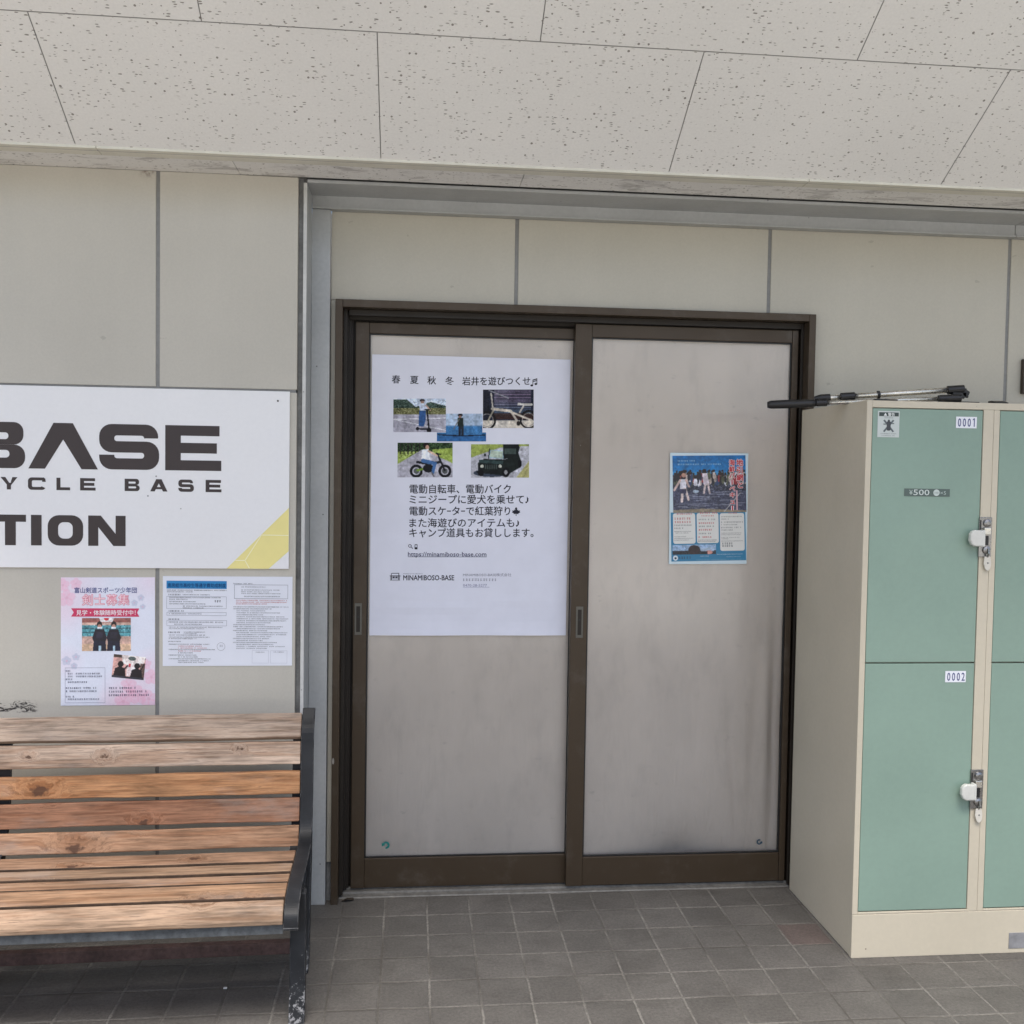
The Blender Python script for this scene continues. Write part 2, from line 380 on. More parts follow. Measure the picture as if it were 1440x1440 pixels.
# ------------------------------------------------------------------ flat prints: paper, lettering, pictures
_font_cache = {}
def text_mesh(s, bold=0.0, spacing=1.0):
    key = (s, round(bold, 4), spacing)
    if key in _font_cache: return _font_cache[key]
    cu = bpy.data.curves.new('t', 'FONT'); cu.body = s; cu.size = 1; cu.resolution_u = 2; cu.offset = bold; cu.space_character = spacing
    o = bpy.data.objects.new('t', cu); COL.objects.link(o)
    dg = bpy.context.evaluated_depsgraph_get(); dg.update()
    me = o.evaluated_get(dg).to_mesh()
    vs = np.array([v.co[:2] for v in me.vertices]).reshape(-1, 2); fs = [tuple(p.vertices) for p in me.polygons]
    o.evaluated_get(dg).to_mesh_clear(); bpy.data.objects.remove(o); bpy.data.curves.remove(cu)
    _font_cache[key] = (vs, fs); return vs, fs
class Canvas:           # a tiny painter for the pictures printed on the posters
    def __init__(s, w, h, c):
        w, h = int(w*1.7), int(h*1.7); s.w = w; s.h = h; s.a = np.zeros((h, w, 3)); s.a[:] = np.array(c)/255; s.y, s.x = np.mgrid[0:h, 0:w]; s.x = (s.x+.5)/w; s.y = (s.y+.5)/h
    def put(s, m, c, al=1): s.a[m] = s.a[m]*(1-al)+np.array(c)/255*al
    def poly(s, pts, c, al=1):
        m = np.zeros(s.x.shape, bool); n = len(pts)
        for i in range(n):
            x1, y1 = pts[i]; x2, y2 = pts[i-1]
            if y1 == y2: continue
            cr = ((y1 > s.y) != (y2 > s.y)) & (s.x < (x2-x1)*(s.y-y1)/(y2-y1)+x1); m ^= cr
        s.put(m, c, al); return s
    def rect(s, x0, y0, x1, y1, c, al=1): s.put((s.x >= x0) & (s.x < x1) & (s.y >= y0) & (s.y < y1), c, al); return s
    def ell(s, cx, cy, rx, ry, c, al=1): s.put(((s.x-cx)/rx)**2+((s.y-cy)/ry)**2 < 1, c, al); return s
    def ring(s, cx, cy, rx, ry, t, c): d = np.sqrt(((s.x-cx)/rx)**2+((s.y-cy)/ry)**2); s.put(abs(d-1) < t, c); return s
    def line(s, x0, y0, x1, y1, wd, c, al=1):
        ar = s.w/s.h; X = s.x*ar; dx = (x1-x0)*ar; dy = y1-y0; L = dx*dx+dy*dy+1e-9
        k = np.clip(((X-x0*ar)*dx+(s.y-y0)*dy)/L, 0, 1); s.put(np.hypot(X-x0*ar-k*dx, s.y-y0-k*dy) < wd, c, al); return s
    def noise(s, amp, y0=0, y1=1, cell=1):
        amp *= 1.3; n = RNG.normal(0, amp/255, (s.h//cell+1, s.w//cell+1)).repeat(cell, 0).repeat(cell, 1)[:s.h, :s.w]
        m = ((s.y >= y0) & (s.y < y1)); s.a += (n*m)[..., None]; return s
class Sheet:
    """A flat printed thing standing in the x-z plane facing -y. to() maps drawing units to metres (u right, v down)."""
    def __init__(s, x0, z0, y, uv=None, warp=None, tilt=0.0):
        s.x0, s.z0, s.y, s.uv = x0, z0, y, uv or (lambda a, b: (a, b)); s.warp = warp or (lambda u, v: 0); s.tilt = tilt; s.parts = {}
    def part(s, name): return s.parts.setdefault(name, ([], [], []))
    def add(s, part, pts, faces, col, layer, raw=False):
        V, F, C = s.part(part); n = len(V)
        for a, b in pts:
            u, v = (a, b) if raw else s.uv(a, b)
            V.append((s.x0+u*math.cos(s.tilt)+v*math.sin(s.tilt), s.y-layer*.0005+s.warp(u, v), s.z0-v*math.cos(s.tilt)+u*math.sin(s.tilt)))
        many = isinstance(col, list)
        for i, f in enumerate(faces): F.append(tuple(n+k for k in f)); C.append(col[i] if many else S(*col))
    def poly(s, part, pts, col, layer=1): s.add(part, pts, [tuple(range(len(pts)))], col, layer); return s
    def rect(s, part, x0, y0, x1, y1, col, layer=1): return s.poly(part, [(x0, y0), (x1, y0), (x1, y1), (x0, y1)], col, layer)
    def rrect(s, part, x0, y0, x1, y1, r, col, layer=1):
        p = []
        for cx, cy, a in ((x1-r, y0+r, -90), (x1-r, y1-r, 0), (x0+r, y1-r, 90), (x0+r, y0+r, 180)):
            for k in range(4): th = rad(a+30*k); p.append((cx+r*math.cos(th), cy+r*math.sin(th)))
        return s.poly(part, p, col, layer)
    def frame(s, part, x0, y0, x1, y1, t, col, layer=2):
        for q in ((x0, y0, x1, y0+t), (x0, y1-t, x1, y1), (x0, y0+t, x0+t, y1-t), (x1-t, y0+t, x1, y1-t)): s.rect(part, *q, col, layer)
        return s
    def text(s, part, st, x, y, size, col, layer=1, width=None, bold=0.0, rot=0.0, spacing=1.0, _in=False):
        """baseline-left at (x, y) in drawing units; size = em; width stretches to fit"""
        if bold > 0 and not _in:
            n = 4 if bold < .03 else 8
            for k in range(n):
                a = 2*math.pi*(k+.5)/n; s.text(part, st, x+bold*size*math.cos(a), y+bold*size*math.sin(a), size, col, layer+.09*k, width, bold, rot, spacing, True)
            return s
        vs, fs = text_mesh(st, 0.0, spacing)
        if len(vs) == 0: return s
        sx = size
        if width: sx = width/max(1e-6, vs[:, 0].max()-vs[:, 0].min())
        ca, sa = math.cos(rot), math.sin(rot)
        x0 = vs[:, 0].min() if width else 0
        pts = [(x+(a-x0)*sx*ca+b*size*sa, y-b*size*ca+(a-x0)*sx*sa) for a, b in vs]
        s.add(part, pts, fs, col, layer); return s
    def dashes(s, part, x0, y, x1, h, col, layer=1):
        """rows too small to read in the photograph: broken strokes"""
        x = x0
        while x < x1-h*.5:
            wd = h*random.uniform(.55, .95); k = random.randint(2, 3)
            for i in range(k):
                yy = y+h*(i+.15)/k; s.rect(part, x, yy, min(x1, x+wd*random.uniform(.7, 1)), yy+h*.16, col, layer)
            xx = x+wd*random.uniform(.2, .6); s.rect(part, xx, y, xx+h*.13, y+h, col, layer+.5)
            x += h*1.06 if random.random() > .06 else h*2
        return s
    def raster(s, part, x0, y0, x1, y1, cv, layer=1, rot=0.0, mask=None):
        h, w_ = cv.h, cv.w; pts = []; fs = []; cs = []
        m_ = np.ones((h, w_))
        for cell, am in ((14, .06), (6, .06), (3, .07)):
            gy, gx = h//cell+3, w_//cell+3; gr_ = RNG.normal(0, 1, (gy, gx)); yy, xx = np.mgrid[0:h, 0:w_]/cell; iy, ix = yy.astype(int), xx.astype(int); fy, fx = yy-iy, xx-ix
            m_ += am*(gr_[iy, ix]*(1-fy)*(1-fx)+gr_[iy+1, ix]*fy*(1-fx)+gr_[iy, ix+1]*(1-fy)*fx+gr_[iy+1, ix+1]*fy*fx)
        if part != 'paper': cv.a = np.clip((cv.a*m_[..., None]-.46)*1.12+.45, 0, 1)
        a = np.clip(cv.a, 0, 1); b = np.pad(a, ((1, 1), (1, 1), (0, 0)), 'edge'); a = .52*a+.12*(b[:-2, 1:-1]+b[2:, 1:-1]+b[1:-1, :-2]+b[1:-1, 2:]); cx, cy = (x0+x1)/2, (y0+y1)/2
        for j in range(h+1):
            for i in range(w_+1):
                px, py = x0+(x1-x0)*i/w_-cx, y0+(y1-y0)*j/h-cy
                pts.append((cx+px*math.cos(rot)-py*math.sin(rot), cy+px*math.sin(rot)+py*math.cos(rot)))
        for j in range(h):
            for i in range(w_):
                if mask is not None and not mask[j, i]: continue
                q = j*(w_+1)+i; fs.append((q, q+1, q+w_+2, q+w_+1)); cs.append(lin(tuple(a[j, i])))
        s.add(part, pts, fs, cs, layer); return s
    def sheet(s, part, wd, ht, col, nx=20, ny=26, thick=True):
        pts = [(wd*i/nx, ht*j/ny) for j in range(ny+1) for i in range(nx+1)]
        fs = [(j*(nx+1)+i, j*(nx+1)+i+1, (j+1)*(nx+1)+i+1, (j+1)*(nx+1)+i) for j in range(ny) for i in range(nx)]
        s.add(part, pts, fs, col, 0, raw=True); return s
    def build(s, root, mats, labels=None):
        out = {}
        for name, (V, F, C) in s.parts.items():
            nm = name.split('#')[0]
            me = bpy.data.meshes.new(nm); o3 = Vector(root.location)
            me.from_pydata([tuple(Vector(v)-o3) for v in V], [], F)
            ca = me.color_attributes.new('Col', 'FLOAT_COLOR', 'CORNER')
            arr = np.ones((len(me.loops), 4), np.float32); cc = np.array(C, np.float32)
            cnt = np.array([len(f) for f in F]); arr[:, :3] = np.repeat(cc, cnt, axis=0)
            ca.data.foreach_set('color', arr.ravel())
            me.materials.append(mats.get(name, mats['*']) if isinstance(mats, dict) else mats)
            o = bpy.data.objects.new(nm, me); COL.objects.link(o); o.parent = root
            if nm == 'paper':
                sd = o.modifiers.new('solid', 'SOLIDIFY'); sd.thickness = .0006; sd.offset = 1
            if labels and name in labels: o['label'] = labels[name]
            out[name] = o
        return out

# ================================================================== SETTING
YL = -.165                                   # face of the wall on the sign's side
def LX(x): return x*.9938
def LZ(z): return CAM_Z+(z-CAM_Z)*.9938
fl = MB().quad((-6, .30, 0), (-6, -5.5, 0), (7, -5.5, 0), (7, .30, 0)).build('floor', M['floor']); tag(fl, kind='structure')
gr = MB().quad((-150, 4, -.006), (-150, -200, -.006), (150, -200, -.006), (150, 4, -.006)).build('ground', M['concrete']); tag(gr, kind='structure')

# sloping porch ceiling
SL = rad(31.294); CW = .4357; TW = .91
root = thing('porch_ceiling', 'sloping porch ceiling of off white fissured acoustic boards with a cream trim along its foot', 'ceiling', (0, -.39, 2.5142))
def cp(x, t): return (x, -.3915-t*math.cos(SL), 2.5148+t*math.sin(SL))
mb = MB(); g = .0014
for r in range(4):
    for i in range(-1, 10):
        xa = -1.0233+TW*i+(TW*.49 if r % 2 else 0); t0 = r*CW
        mb.quad(cp(xa+g, t0+g), cp(xa+TW-g, t0+g), cp(xa+TW-g, t0+CW-g), cp(xa+g, t0+CW-g))
mb.build('ceiling_boards', M['ceil'], root)
mb = MB(); n = Vector((0, math.sin(SL), math.cos(SL)))
a, b, c_, d_ = [Vector(p)+n*.003 for p in (cp(-1.93, -.02), cp(7.6, -.02), cp(7.6, 4.03*CW), cp(-1.93, 4.03*CW))]
mb.quad(a, b, c_, d_); mb.v += [tuple(v+n*.12) for v in (a, b, c_, d_)]
mb.f += [(4, 5, 6, 7), (0, 1, 5, 4), (1, 2, 6, 5), (2, 3, 7, 6), (3, 0, 4, 7)]
mb.build('backing', M['joint'], root)
mb = MB()
for (x0, x1) in ((-1.93, -.965), (-.9635, 1.26), (1.2615, 7.6)):
    mb.slab(x0, x1, [(-.3935, 2.508), (-.3935, 2.522), (-.330, 2.524), (-.330, 2.507)])
mb.build('trim_strip', M['trim'], root, bevel=.002)
mb = MB(); xs = [-1.93, -1.495, -.578, .343, 1.259, 2.17, 3.08, 4.0, 4.9, 5.8]
for x0, x1 in zip(xs[:-1], xs[1:]): mb.box(x0+.001, x1-.001, -.3295, -.1665 if x0 > -.6 else -.1640, 2.515, 2.524)
mb.build('soffit_board', M['ceil_flat'], root)
MB().box(-1.93, 7.6, -.33, .2, 2.527, 2.55).build('soffit_backing', M['joint'], root)

# wall behind the bench
root = thing('panel_wall', 'pale beige panel wall with grey joints behind the wooden bench and white sign', 'wall', (-1.5, YL, 0))
mb = MB()
JX = [LX(-.393), LX(-.845), LX(-.845)-.915, -2.40, -2.405]; SEAM = LZ(1.813)
for i in range(3):
    xa, xb = JX[i+1]+(.006 if i < 2 else 0), JX[i]-(.006 if i else 0)
    mb.box(xa, xb, YL, YL+.05, .0, SEAM-.005); mb.box(xa, xb, YL, YL+.05, SEAM+.005, 2.5145)
mb.build('wall_panels', M['wall_scuffed'], root, bevel=.002)
MB().box(-2.40, JX[0]-.004, YL+.0035, YL+.06, .0, 2.5146).build('joint_sealant', M['seal'], root)
MB().box(JX[0]+.0005, -.3745, YL+.016, YL+.1, 0, 2.512).build('edge_sealant', M['dark_seal'], root)

# wall round the door
root = thing('panel_wall', 'recessed beige panel wall round the sliding door, running behind the lockers', 'wall', (2.2, .03, 0))
mb = MB(); WJ = [-.297, .3566, 1.2893, 2.2194, 3.149, 5.0]; ZB, ZT = .142, 2.458
for i in range(5):
    xa, xb = WJ[i]+(.0065 if i else 0), WJ[i+1]-(.0065 if i < 4 else 0)
    if i < 2: mb.box(xa, xb, .03, .09, 2.151, ZT)
    if i == 0: mb.box(-.297, -.280, .03, .09, ZB, 2.1495)
    if i == 2:
        L = [(xa, ZT), (xb, ZT), (xb, ZB), (1.461, ZB), (1.461, 2.151), (xa, 2.151)]; n = len(mb.v)
        mb.v += [(a, .03, b) for a, b in L]+[(a, .09, b) for a, b in L]
        mb.f += [tuple(n+k for k in range(6)), tuple(n+11-k for k in range(6))]+[(n+(k+1) % 6, n+k, n+6+k, n+6+(k+1) % 6) for k in range(6)]
    if i > 2: mb.box(xa, xb, .03, .09, ZB, ZT)
mb.build('wall_panels', M['wall'], root, bevel=.002)
MB().box(-.296, 1.459, .0335, .088, 2.1515, ZT).box(1.4615, 5, .0335, .088, ZB, ZT).build('joint_sealant', M['seal'], root)
MB().box(-.297, -.2805, .036, .1, 0, .1405).box(1.462, 5, .036, .1, 0, .1405).build('plinth', M['plinth'], root)
MB().box(-.3, 5, .091, .2, 2.152, 2.53).box(-.6, -.2805, .101, .2, 0, 2.152).box(1.462, 5, .101, .2, 0, 2.152).box(-.6, 1.8, .35, .40, 0, 2.53).build('wall_core', M['plinth'], root)

# steel beam and column framing the recess
root = thing('steel_beam', 'grey galvanised steel angle beam along the top of the recessed wall', 'beam', (.95, -.08, 2.455))
for xa, xb in ((-.362, 2.2165), (2.219, 5.0)):
    MB().slab(xa, xb, [(-.156, 2.5125), (-.156, 2.5015), (-.002, 2.5015), (-.002, 2.464), (-.012, 2.463), (-.012, 2.4565), (.028, 2.4565), (.028, 2.5125)]).build('beam_section', M['steel'], root, bevel=.001)
root = thing('steel_column', 'pale grey steel channel column between the white sign wall and the door', 'column', (-.33, -.05, 0))
MB().box(-.374, -.3625, -.157, -.150, 0, 2.5005).build('flange', M['steel_light'], root, bevel=.001)
MB().box(-.369, -.3625, -.1495, .0005, 0, 2.5005).build('web', M['steel'], root)
MB().box(-.362, -.2985, .0, .034, 0, 2.4555).build('face_plate', M['steel'], root, bevel=.0015)

# ================================================================== SLIDING DOOR
door = thing('sliding_door', 'brown aluminium two leaf sliding door with papered over panes', 'door', (.59, .0, 0))
mb = MB()
mb.box(-.279, -.254, -.004, .135, 0, 2.1485).box(1.434, 1.459, -.004, .135, 0, 2.1485).box(-.2535, 1.4335, -.004, .135, 2.122, 2.1485)
mb.build('door_frame', M['brown'], door, bevel=.0015)
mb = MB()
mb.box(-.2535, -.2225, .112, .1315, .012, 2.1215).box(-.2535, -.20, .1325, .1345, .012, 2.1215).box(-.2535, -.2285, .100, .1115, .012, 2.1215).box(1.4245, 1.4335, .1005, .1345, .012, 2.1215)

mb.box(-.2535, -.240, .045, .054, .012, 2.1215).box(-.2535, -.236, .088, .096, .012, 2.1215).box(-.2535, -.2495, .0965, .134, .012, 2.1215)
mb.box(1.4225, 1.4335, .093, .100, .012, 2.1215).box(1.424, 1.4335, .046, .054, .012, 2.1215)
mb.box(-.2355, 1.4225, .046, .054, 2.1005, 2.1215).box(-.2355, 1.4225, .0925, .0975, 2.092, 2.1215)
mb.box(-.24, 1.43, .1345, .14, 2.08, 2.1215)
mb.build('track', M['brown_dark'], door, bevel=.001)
mb = MB().slab(-.2535, 1.4335, [(.047, 0), (.049, .004), (.072, .006), (.074, .0125), (.078, .0125), (.080, .006), (.112, .007), (.114, .0145), (.118, .0145), (.120, .007), (.135, .007), (.135, 0)])
mb.build('sill', M['alu'], door)

def leaf(xa, xb, y, z0, gl0, gl1, z1, sl, sr):
    fr = MB()
    fr.box(xa, xa+sl, y, y+.032, z0, z1).box(xb-sr, xb, y, y+.032, z0, z1)
    fr.box(xa+sl+.0003, xb-sr-.0003, y+.003, y+.030, gl1, z1).box(xa+sl+.0003, xb-sr-.0003, y+.003, y+.030, z0, gl0)
    L = fr.build('door_leaf', M['brown'], door, bevel=.002)
    MB().box(xa+sl+.0005, xb-sr-.0005, y+.013, y+.016, gl0+.0005, gl1-.0005).build('glass_pane', M['glass'], L)
    g = MB()   # rubber bead round the pane
    a, b = xa+sl, xb-sr
    g.box(a+.0004, a+.005, y+.009, y+.0128, gl0, gl1).box(b-.005, b-.0004, y+.009, y+.0128, gl0, gl1).box(a+.0052, b-.0052, y+.009, y+.0128, gl0+.0004, gl0+.005).box(a+.0052, b-.0052, y+.009, y+.0128, gl1-.005, gl1-.0004)
    g.build('gasket', M['black'], L)
    return L
def backing(L, xa, xb, z0, z1, y, fn):
    nx, nz = 90, 110; mb = MB()
    for j in range(nz+1):
        for i in range(nx+1):
            x = xa+(xb-xa)*i/nx; z = z0+(z1-z0)*j/nz; mb.v.append((x, y+fn((x-xa)/(xb-xa), (z-z0)/(z1-z0)), z))
    for j in range(nz):
        for i in range(nx): q = j*(nx+1)+i; mb.f.append((q, q+1, q+nx+2, q+nx+1))
    return mb.build('backing_sheet', M['film'], L, smooth=True)
LA = leaf(-.215, .640, .100, .013, .123, 2.047, 2.086, .049, .055)
backing(LA, -.172, .592, .115, 2.055, .1185, lambda u, v: .002+.0022*math.sin(7*u+2)*math.sin(5*v+1)+.002*math.sin(17*u+3*v))
LB = leaf(.580, 1.4195, .060, .018, .125, 2.051, 2.098, .061, .0225)
def curl(u, v):
    e = .002+.0025*math.sin(6*u+1)*math.sin(4*v)
    e += .045*math.exp(-((u-.955-.02*math.sin(6*v))/.036)**2)*math.exp(-((v-.27)/.19)**2)
    e += .016*math.exp(-((u-.865-.10*(v-.3))/.030)**2)*math.exp(-((v-.24)/.17)**2)
    e += .010*math.exp(-((u-.76+.22*(v-.2))/.026)**2)*math.exp(-((v-.2)/.14)**2)+.005*math.exp(-((u-.58+.1*v)/.03)**2)*math.exp(-((v-.36)/.16)**2)                   # pleat near the jamb
    k = max(0., 1-math.hypot((u-.50)*.9, (v-.03)*2.6)/.50); e += .075*k*k                   # bottom pulls away from the glass
    e += .010*max(0, .08-v)/.08
    e += .006*math.exp(-((u-.80+.35*(v-.1))/.04)**2)*math.exp(-((v-.12)/.1)**2)
    return e
backing(LB, .634, 1.403, .045, 2.058, .0785, curl)
def pull(L, xc, y, zc):
    MB().box(xc-.013, xc+.013, y-.0022, y-.0004, zc-.058, zc+.058).build('pull_handle', M['handle'], L, bevel=.0008)
    MB().box(xc-.007, xc+.007, y-.0030, y-.0023, zc-.047, zc+.047).build('handle_recess', M['brown_dark'], L)
    MB().tube([(xc, y-.0036, zc+.008), (xc, y-.0023, zc+.008)], .004, 10).build('handle_screw', M['black'], L)
pull(LB, .613, .060, 1.006); pull(LA, -.196, .100, 1.011)
def arrow_ring(L, xc, y, zc, r, a0, a1, col, nm):
    s = Sheet(0, 0, y); pts = []; N = 14
    for k in range(N+1): th = rad(a0+(a1-a0)*k/N); pts.append((xc+r*math.cos(th), -zc-r*math.sin(th)))
    for k in range(N, -1, -1): th = rad(a0+(a1-a0)*k/N); pts.append((xc+r*.5*math.cos(th), -zc-r*.5*math.sin(th)))
    N2 = N+1
    s.add(nm, pts, [(k, k+1, 2*N2-2-k, 2*N2-1-k) for k in range(N)], col, 1)
    th = rad(a1); s.add(nm, [(xc+r*1.35*math.cos(th), -zc-r*1.35*math.sin(th)), (xc+r*.2*math.cos(th), -zc-r*.2*math.sin(th)), (xc+r*.8*math.cos(th)-r*.8*math.sin(th)*1, -zc-r*.8*math.sin(th)-r*.8*math.cos(th))], [(0, 1, 2)], col, 1)
    V, F, C = s.parts[nm]; me = bpy.data.meshes.new(nm); o3 = Vector(L.parent.location)
    me.from_pydata([tuple(Vector(v)-o3) for v in V], [], F); ca = me.color_attributes.new('Col', 'FLOAT_COLOR', 'CORNER')
    for i in range(len(me.loops)): ca.data[i].color = (*S(*col), 1)
    me.materials.append(M['gloss']); o = bpy.data.objects.new(nm, me); COL.objects.link(o); o.parent = L; return o
arrow_ring(LA, -.087, .1125, .168, .0135, -100, 150, (20, 120, 115), 'glass_sticker')['label'] = 'teal ring shaped arrow sticker low on the pane'
arrow_ring(LB, 1.322, .0725, .165, .0105, 60, 330, (40, 70, 90), 'glass_sticker')['label'] = 'small dark blue ring sticker in the corner of the pane'

# ================================================================== BENCH
BX, BY = -.325, -.47
bench = thing('park_bench', 'slatted wooden bench with weathered boards and black cast iron ends against the wall', 'bench', (BX, BY, 0), rz=rad(1.4))
PROF = [(-.296, .782), (-.318, .752), (-.348, .712), (-.360, .62), (-.365, .545), (-.374, .48), (-.386, .432), (-.405, .405), (-.44, .390), (-.52, .384), (-.62, .387), (-.70, .390), (-.775, .388), (-.825, .377), (-.852, .362), (-.864, .345), (-.866, .318)]
def smooth_path(path, k=4):
    P = [Vector((0, a, b)) for a, b in path]; out = []
    for i in range(len(P)-1):
        a, b, c, d = P[max(i-1, 0)], P[i], P[i+1], P[min(i+2, len(P)-1)]
        for j in range(k):
            u = j/k; out.append(.5*((2*b)+(c-a)*u+(2*a-5*b+4*c-d)*u*u+(3*b-a-3*c+d)*u**3))
    return out+[P[-1]]
def strip(path, th):
    P = smooth_path(path); back = []
    for i, p in enumerate(P):
        t = (P[min(i+1, len(P)-1)]-P[max(i-1, 0)]).normalized(); nrm = Vector((0, t.z, -t.y))
        if nrm.dot(Vector((0, 1, -.6))) < 0: nrm = -nrm
        back.append(p+nrm*th)
    return [(p.y, p.z) for p in P]+[(p.y, p.z) for p in reversed(back)]
def yback(z):
    pts = sorted((zz, yy) for yy, zz in PROF[:8]); return float(np.interp(z, [p[0] for p in pts], [p[1] for p in pts]))
def bpart(mb, name, mat, parent=None, **k): return mb.build(name, mat, parent or bench, org=(BX, BY, 0), **k)
def arc(cy, cz, r, a0, a1, n=14): return [(cy+r*math.cos(rad(a0+(a1-a0)*i/n)), cz+r*math.sin(rad(a0+(a1-a0)*i/n))) for i in range(n+1)]
def end_frame(xa, xb, lug, xfoot):
    mb = MB()
    mb.slab(xa, xb, strip(PROF, .011)); mb.slab(xa, xb, [(-.866, .318), (-.866, .312), (-.84, .312), (-.84, .340), (-.855, .345)])
    xm = (xa+xb)/2
    inner = [(-.308+.02, .775)]+PROF[2:-2]
    mb.slab(xm-.004, xm+.004, strip([(a+.008 if b > .42 else a, b-.0105) for a, b in PROF[1:-2]], .030))
    f = bpart(mb, 'end_frame', M['iron'], bevel=.0025)
    # legs
    lg = MB(); lg.slab(xfoot[0], xfoot[1], [(-.752, .366), (-.738, .25), (-.748, .10), (-.770, .008), (-.772, .0), (-.735, .0), (-.733, .02), (-.716, .10), (-.706, .25), (-.716, .366)])
    l1 = bpart(lg, 'leg', M['iron'], bevel=.004)
    lg = MB(); lg.slab(xa+.004, xb-.002, [(-.375, .40), (-.405, .30), (-.43, .18), (-.462, .05), (-.49, .012), (-.49, 0), (-.425, 0), (-.42, .02), (-.40, .10), (-.385, .2), (-.355, .32), (-.345, .40)])
    l2 = bpart(lg, 'leg', M['iron'], bevel=.004)
    # scrollwork between the legs
    sc = MB()
    for path in (arc(-.58, .37, .16, 188, 352, 18), arc(-.50, .225, .045, 0, 360, 16), arc(-.64, .225, .045, 0, 360, 16), [(-.73, .12), (-.66, .155), (-.57, .165), (-.48, .15), (-.41, .11)], arc(-.57, .285, .028, 0, 360, 12)):
        sc.tube([(xm, a, b) for a, b in path], .0095, 8)
    bpart(sc, 'scrollwork', M['iron'])
    return f
end_frame(-.345, -.305, True, (-.3395, -.295)); end_frame(-2.225, -2.185, True, (-2.23, -2.19))
OFF = [(a+.0275 if b > .42 else a+.01, b-.003 if b > .42 else b-.0285) for a, b in PROF[2:-2]]
for xa, xb in ((-.373, -.347), (-1.272, -1.229), (-2.183, -2.157)):
    mb = MB().slab(xa, xb, strip(OFF, .012))
    bpart(mb, 'slat_bracket', M['iron'], bevel=.001)
mb = MB().slab(-1.265, -1.236, [(-.745, .352), (-.738, .25), (-.752, .05), (-.77, 0), (-.735, 0), (-.72, .06), (-.71, .25), (-.718, .352)])
bpart(mb, 'leg', M['iron'], bevel=.003)
mb = MB().slab(-1.262, -1.238, [(-.375, .36), (-.405, .28), (-.462, .05), (-.49, 0), (-.425, 0), (-.40, .10), (-.385, .2), (-.345, .36)])
bpart(mb, 'leg', M['iron'], bevel=.003)
def K(x, y, z, s): return (x-BX, y-BY, z, s)
knots = [K(-1.17, -.352, .655, .007), K(-.945, -.352, .650, .009), K(-.535, -.352, .668, .006), K(-1.135, -.365, .55, .019),
         K(-1.02, -.41, .382, .022), K(-.98, -.56, .388, .013), K(-.64, -.53, .388, .011), K(-.565, -.812, .388, .014), K(-.44, -.812, .388, .012), K(-1.04, -.66, .388, .010), K(-.82, -.38, .447, .012)]
M['wood'] = wood_mat('weathered_pine', knots)
BACK = [(.767, .700, (.345, .265, .205)), (.686, .617, (.47, .36, .28)), (.592, .524, (.43, .225, .11)), (.511, .440, (.27, .135, .08)), (.428, .366, (.39, .225, .135))]
for z1, z0, col in BACK:
    y1, y0 = yback(z1), yback(z0); t = Vector((0, y1-y0, z1-z0)).normalized(); n = Vector((0, t.z, -t.y))*.026
    nseg = 24; mb = MB()
    xs = np.linspace(-2.183, -.3465, nseg+1); ph = random.uniform(0, 6)
    for i, x in enumerate(xs):      # slightly bowed, worn edges
        e0 = .0012*math.sin(x*5+ph)+.0012*random.uniform(-1, 1); e1 = .0012*math.sin(x*4+ph*2)+.0012*random.uniform(-1, 1)
        mb.v += [(x, y0, z0+e0), (x, y1, z1+e1), (x, y1+n.y, z1+n.z+e1), (x, y0+n.y, z0+n.z+e0)]
    for i in range(nseg):
        for k in range(4): a = i*4+k; b = i*4+(k+1) % 4; mb.f.append((a, b, b+4, a+4))
    mb.f += [(0, 1, 2, 3), tuple(nseg*4+k for k in (3, 2, 1, 0))]
    o = bpart(mb, 'back_slat', M['wood'], bevel=.003); o.color = (*col, 1)
SEAT = [(-.487, -.566, (.30, .185, .118)), (-.585, -.651, (.30, .20, .13)), (-.671, -.726, (.30, .19, .12)), (-.733, -.811, (.30, .185, .112))]
for ya, yb, col in SEAT:
    nseg = 24; mb = MB(); xs = np.linspace(-2.183, -.3465, nseg+1); ph = random.uniform(0, 6)
    za = float(np.interp(-ya, [.41, .44, .52, .62, .70, .775, .83], [.40, .391, .385, .388, .391, .389, .376])); zb = float(np.interp(-yb, [.41, .44, .52, .62, .70, .775, .83], [.40, .391, .385, .388, .391, .389, .380]))
    for x in xs:
        e0 = .0012*math.sin(x*5+ph)+.0012*random.uniform(-1, 1); e1 = .0012*math.sin(x*4+ph*2)+.0012*random.uniform(-1, 1)
        mb.v += [(x, ya+e0, za), (x, yb+e1, zb), (x, yb+e1, zb-.026), (x, ya+e0, za-.026)]
    for i in range(nseg):
        for k in range(4): a = i*4+k; b = i*4+(k+1) % 4; mb.f.append((a, b, b+4, a+4))
    mb.f += [(0, 1, 2, 3), tuple(nseg*4+k for k in (3, 2, 1, 0))]
    o = bpart(mb, 'seat_slat', M['wood'], bevel=.003); o.color = (*col, 1)
    o.data.materials.append(M['gap_shade'])  # gap shade painted onto the front edge faces of each seat slat
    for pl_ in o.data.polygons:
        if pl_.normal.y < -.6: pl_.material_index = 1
mb = MB().slab(-2.183, -.3465, [(-.829, .384), (-.848, .374), (-.861, .357), (-.866, .340), (-.864, .3275), (-.838, .3265), (-.832, .345)])
o = bpart(mb, 'seat_slat', M['wood'], bevel=.003); o.color = (.32, .22, .15, 1)
mb = MB().slab(-2.183, -.3465, [(-.852, .325), (-.852, .298), (-.849, .298), (-.849, .322), (-.79, .322), (-.79, .325)])
bpart(mb, 'front_rail', M['grey_metal'], bevel=.001)
mb = MB().box(-2.2, -.348, -.455, -.425, .047, .085)
bpart(mb, 'stretcher', M['rust'], bevel=.003)

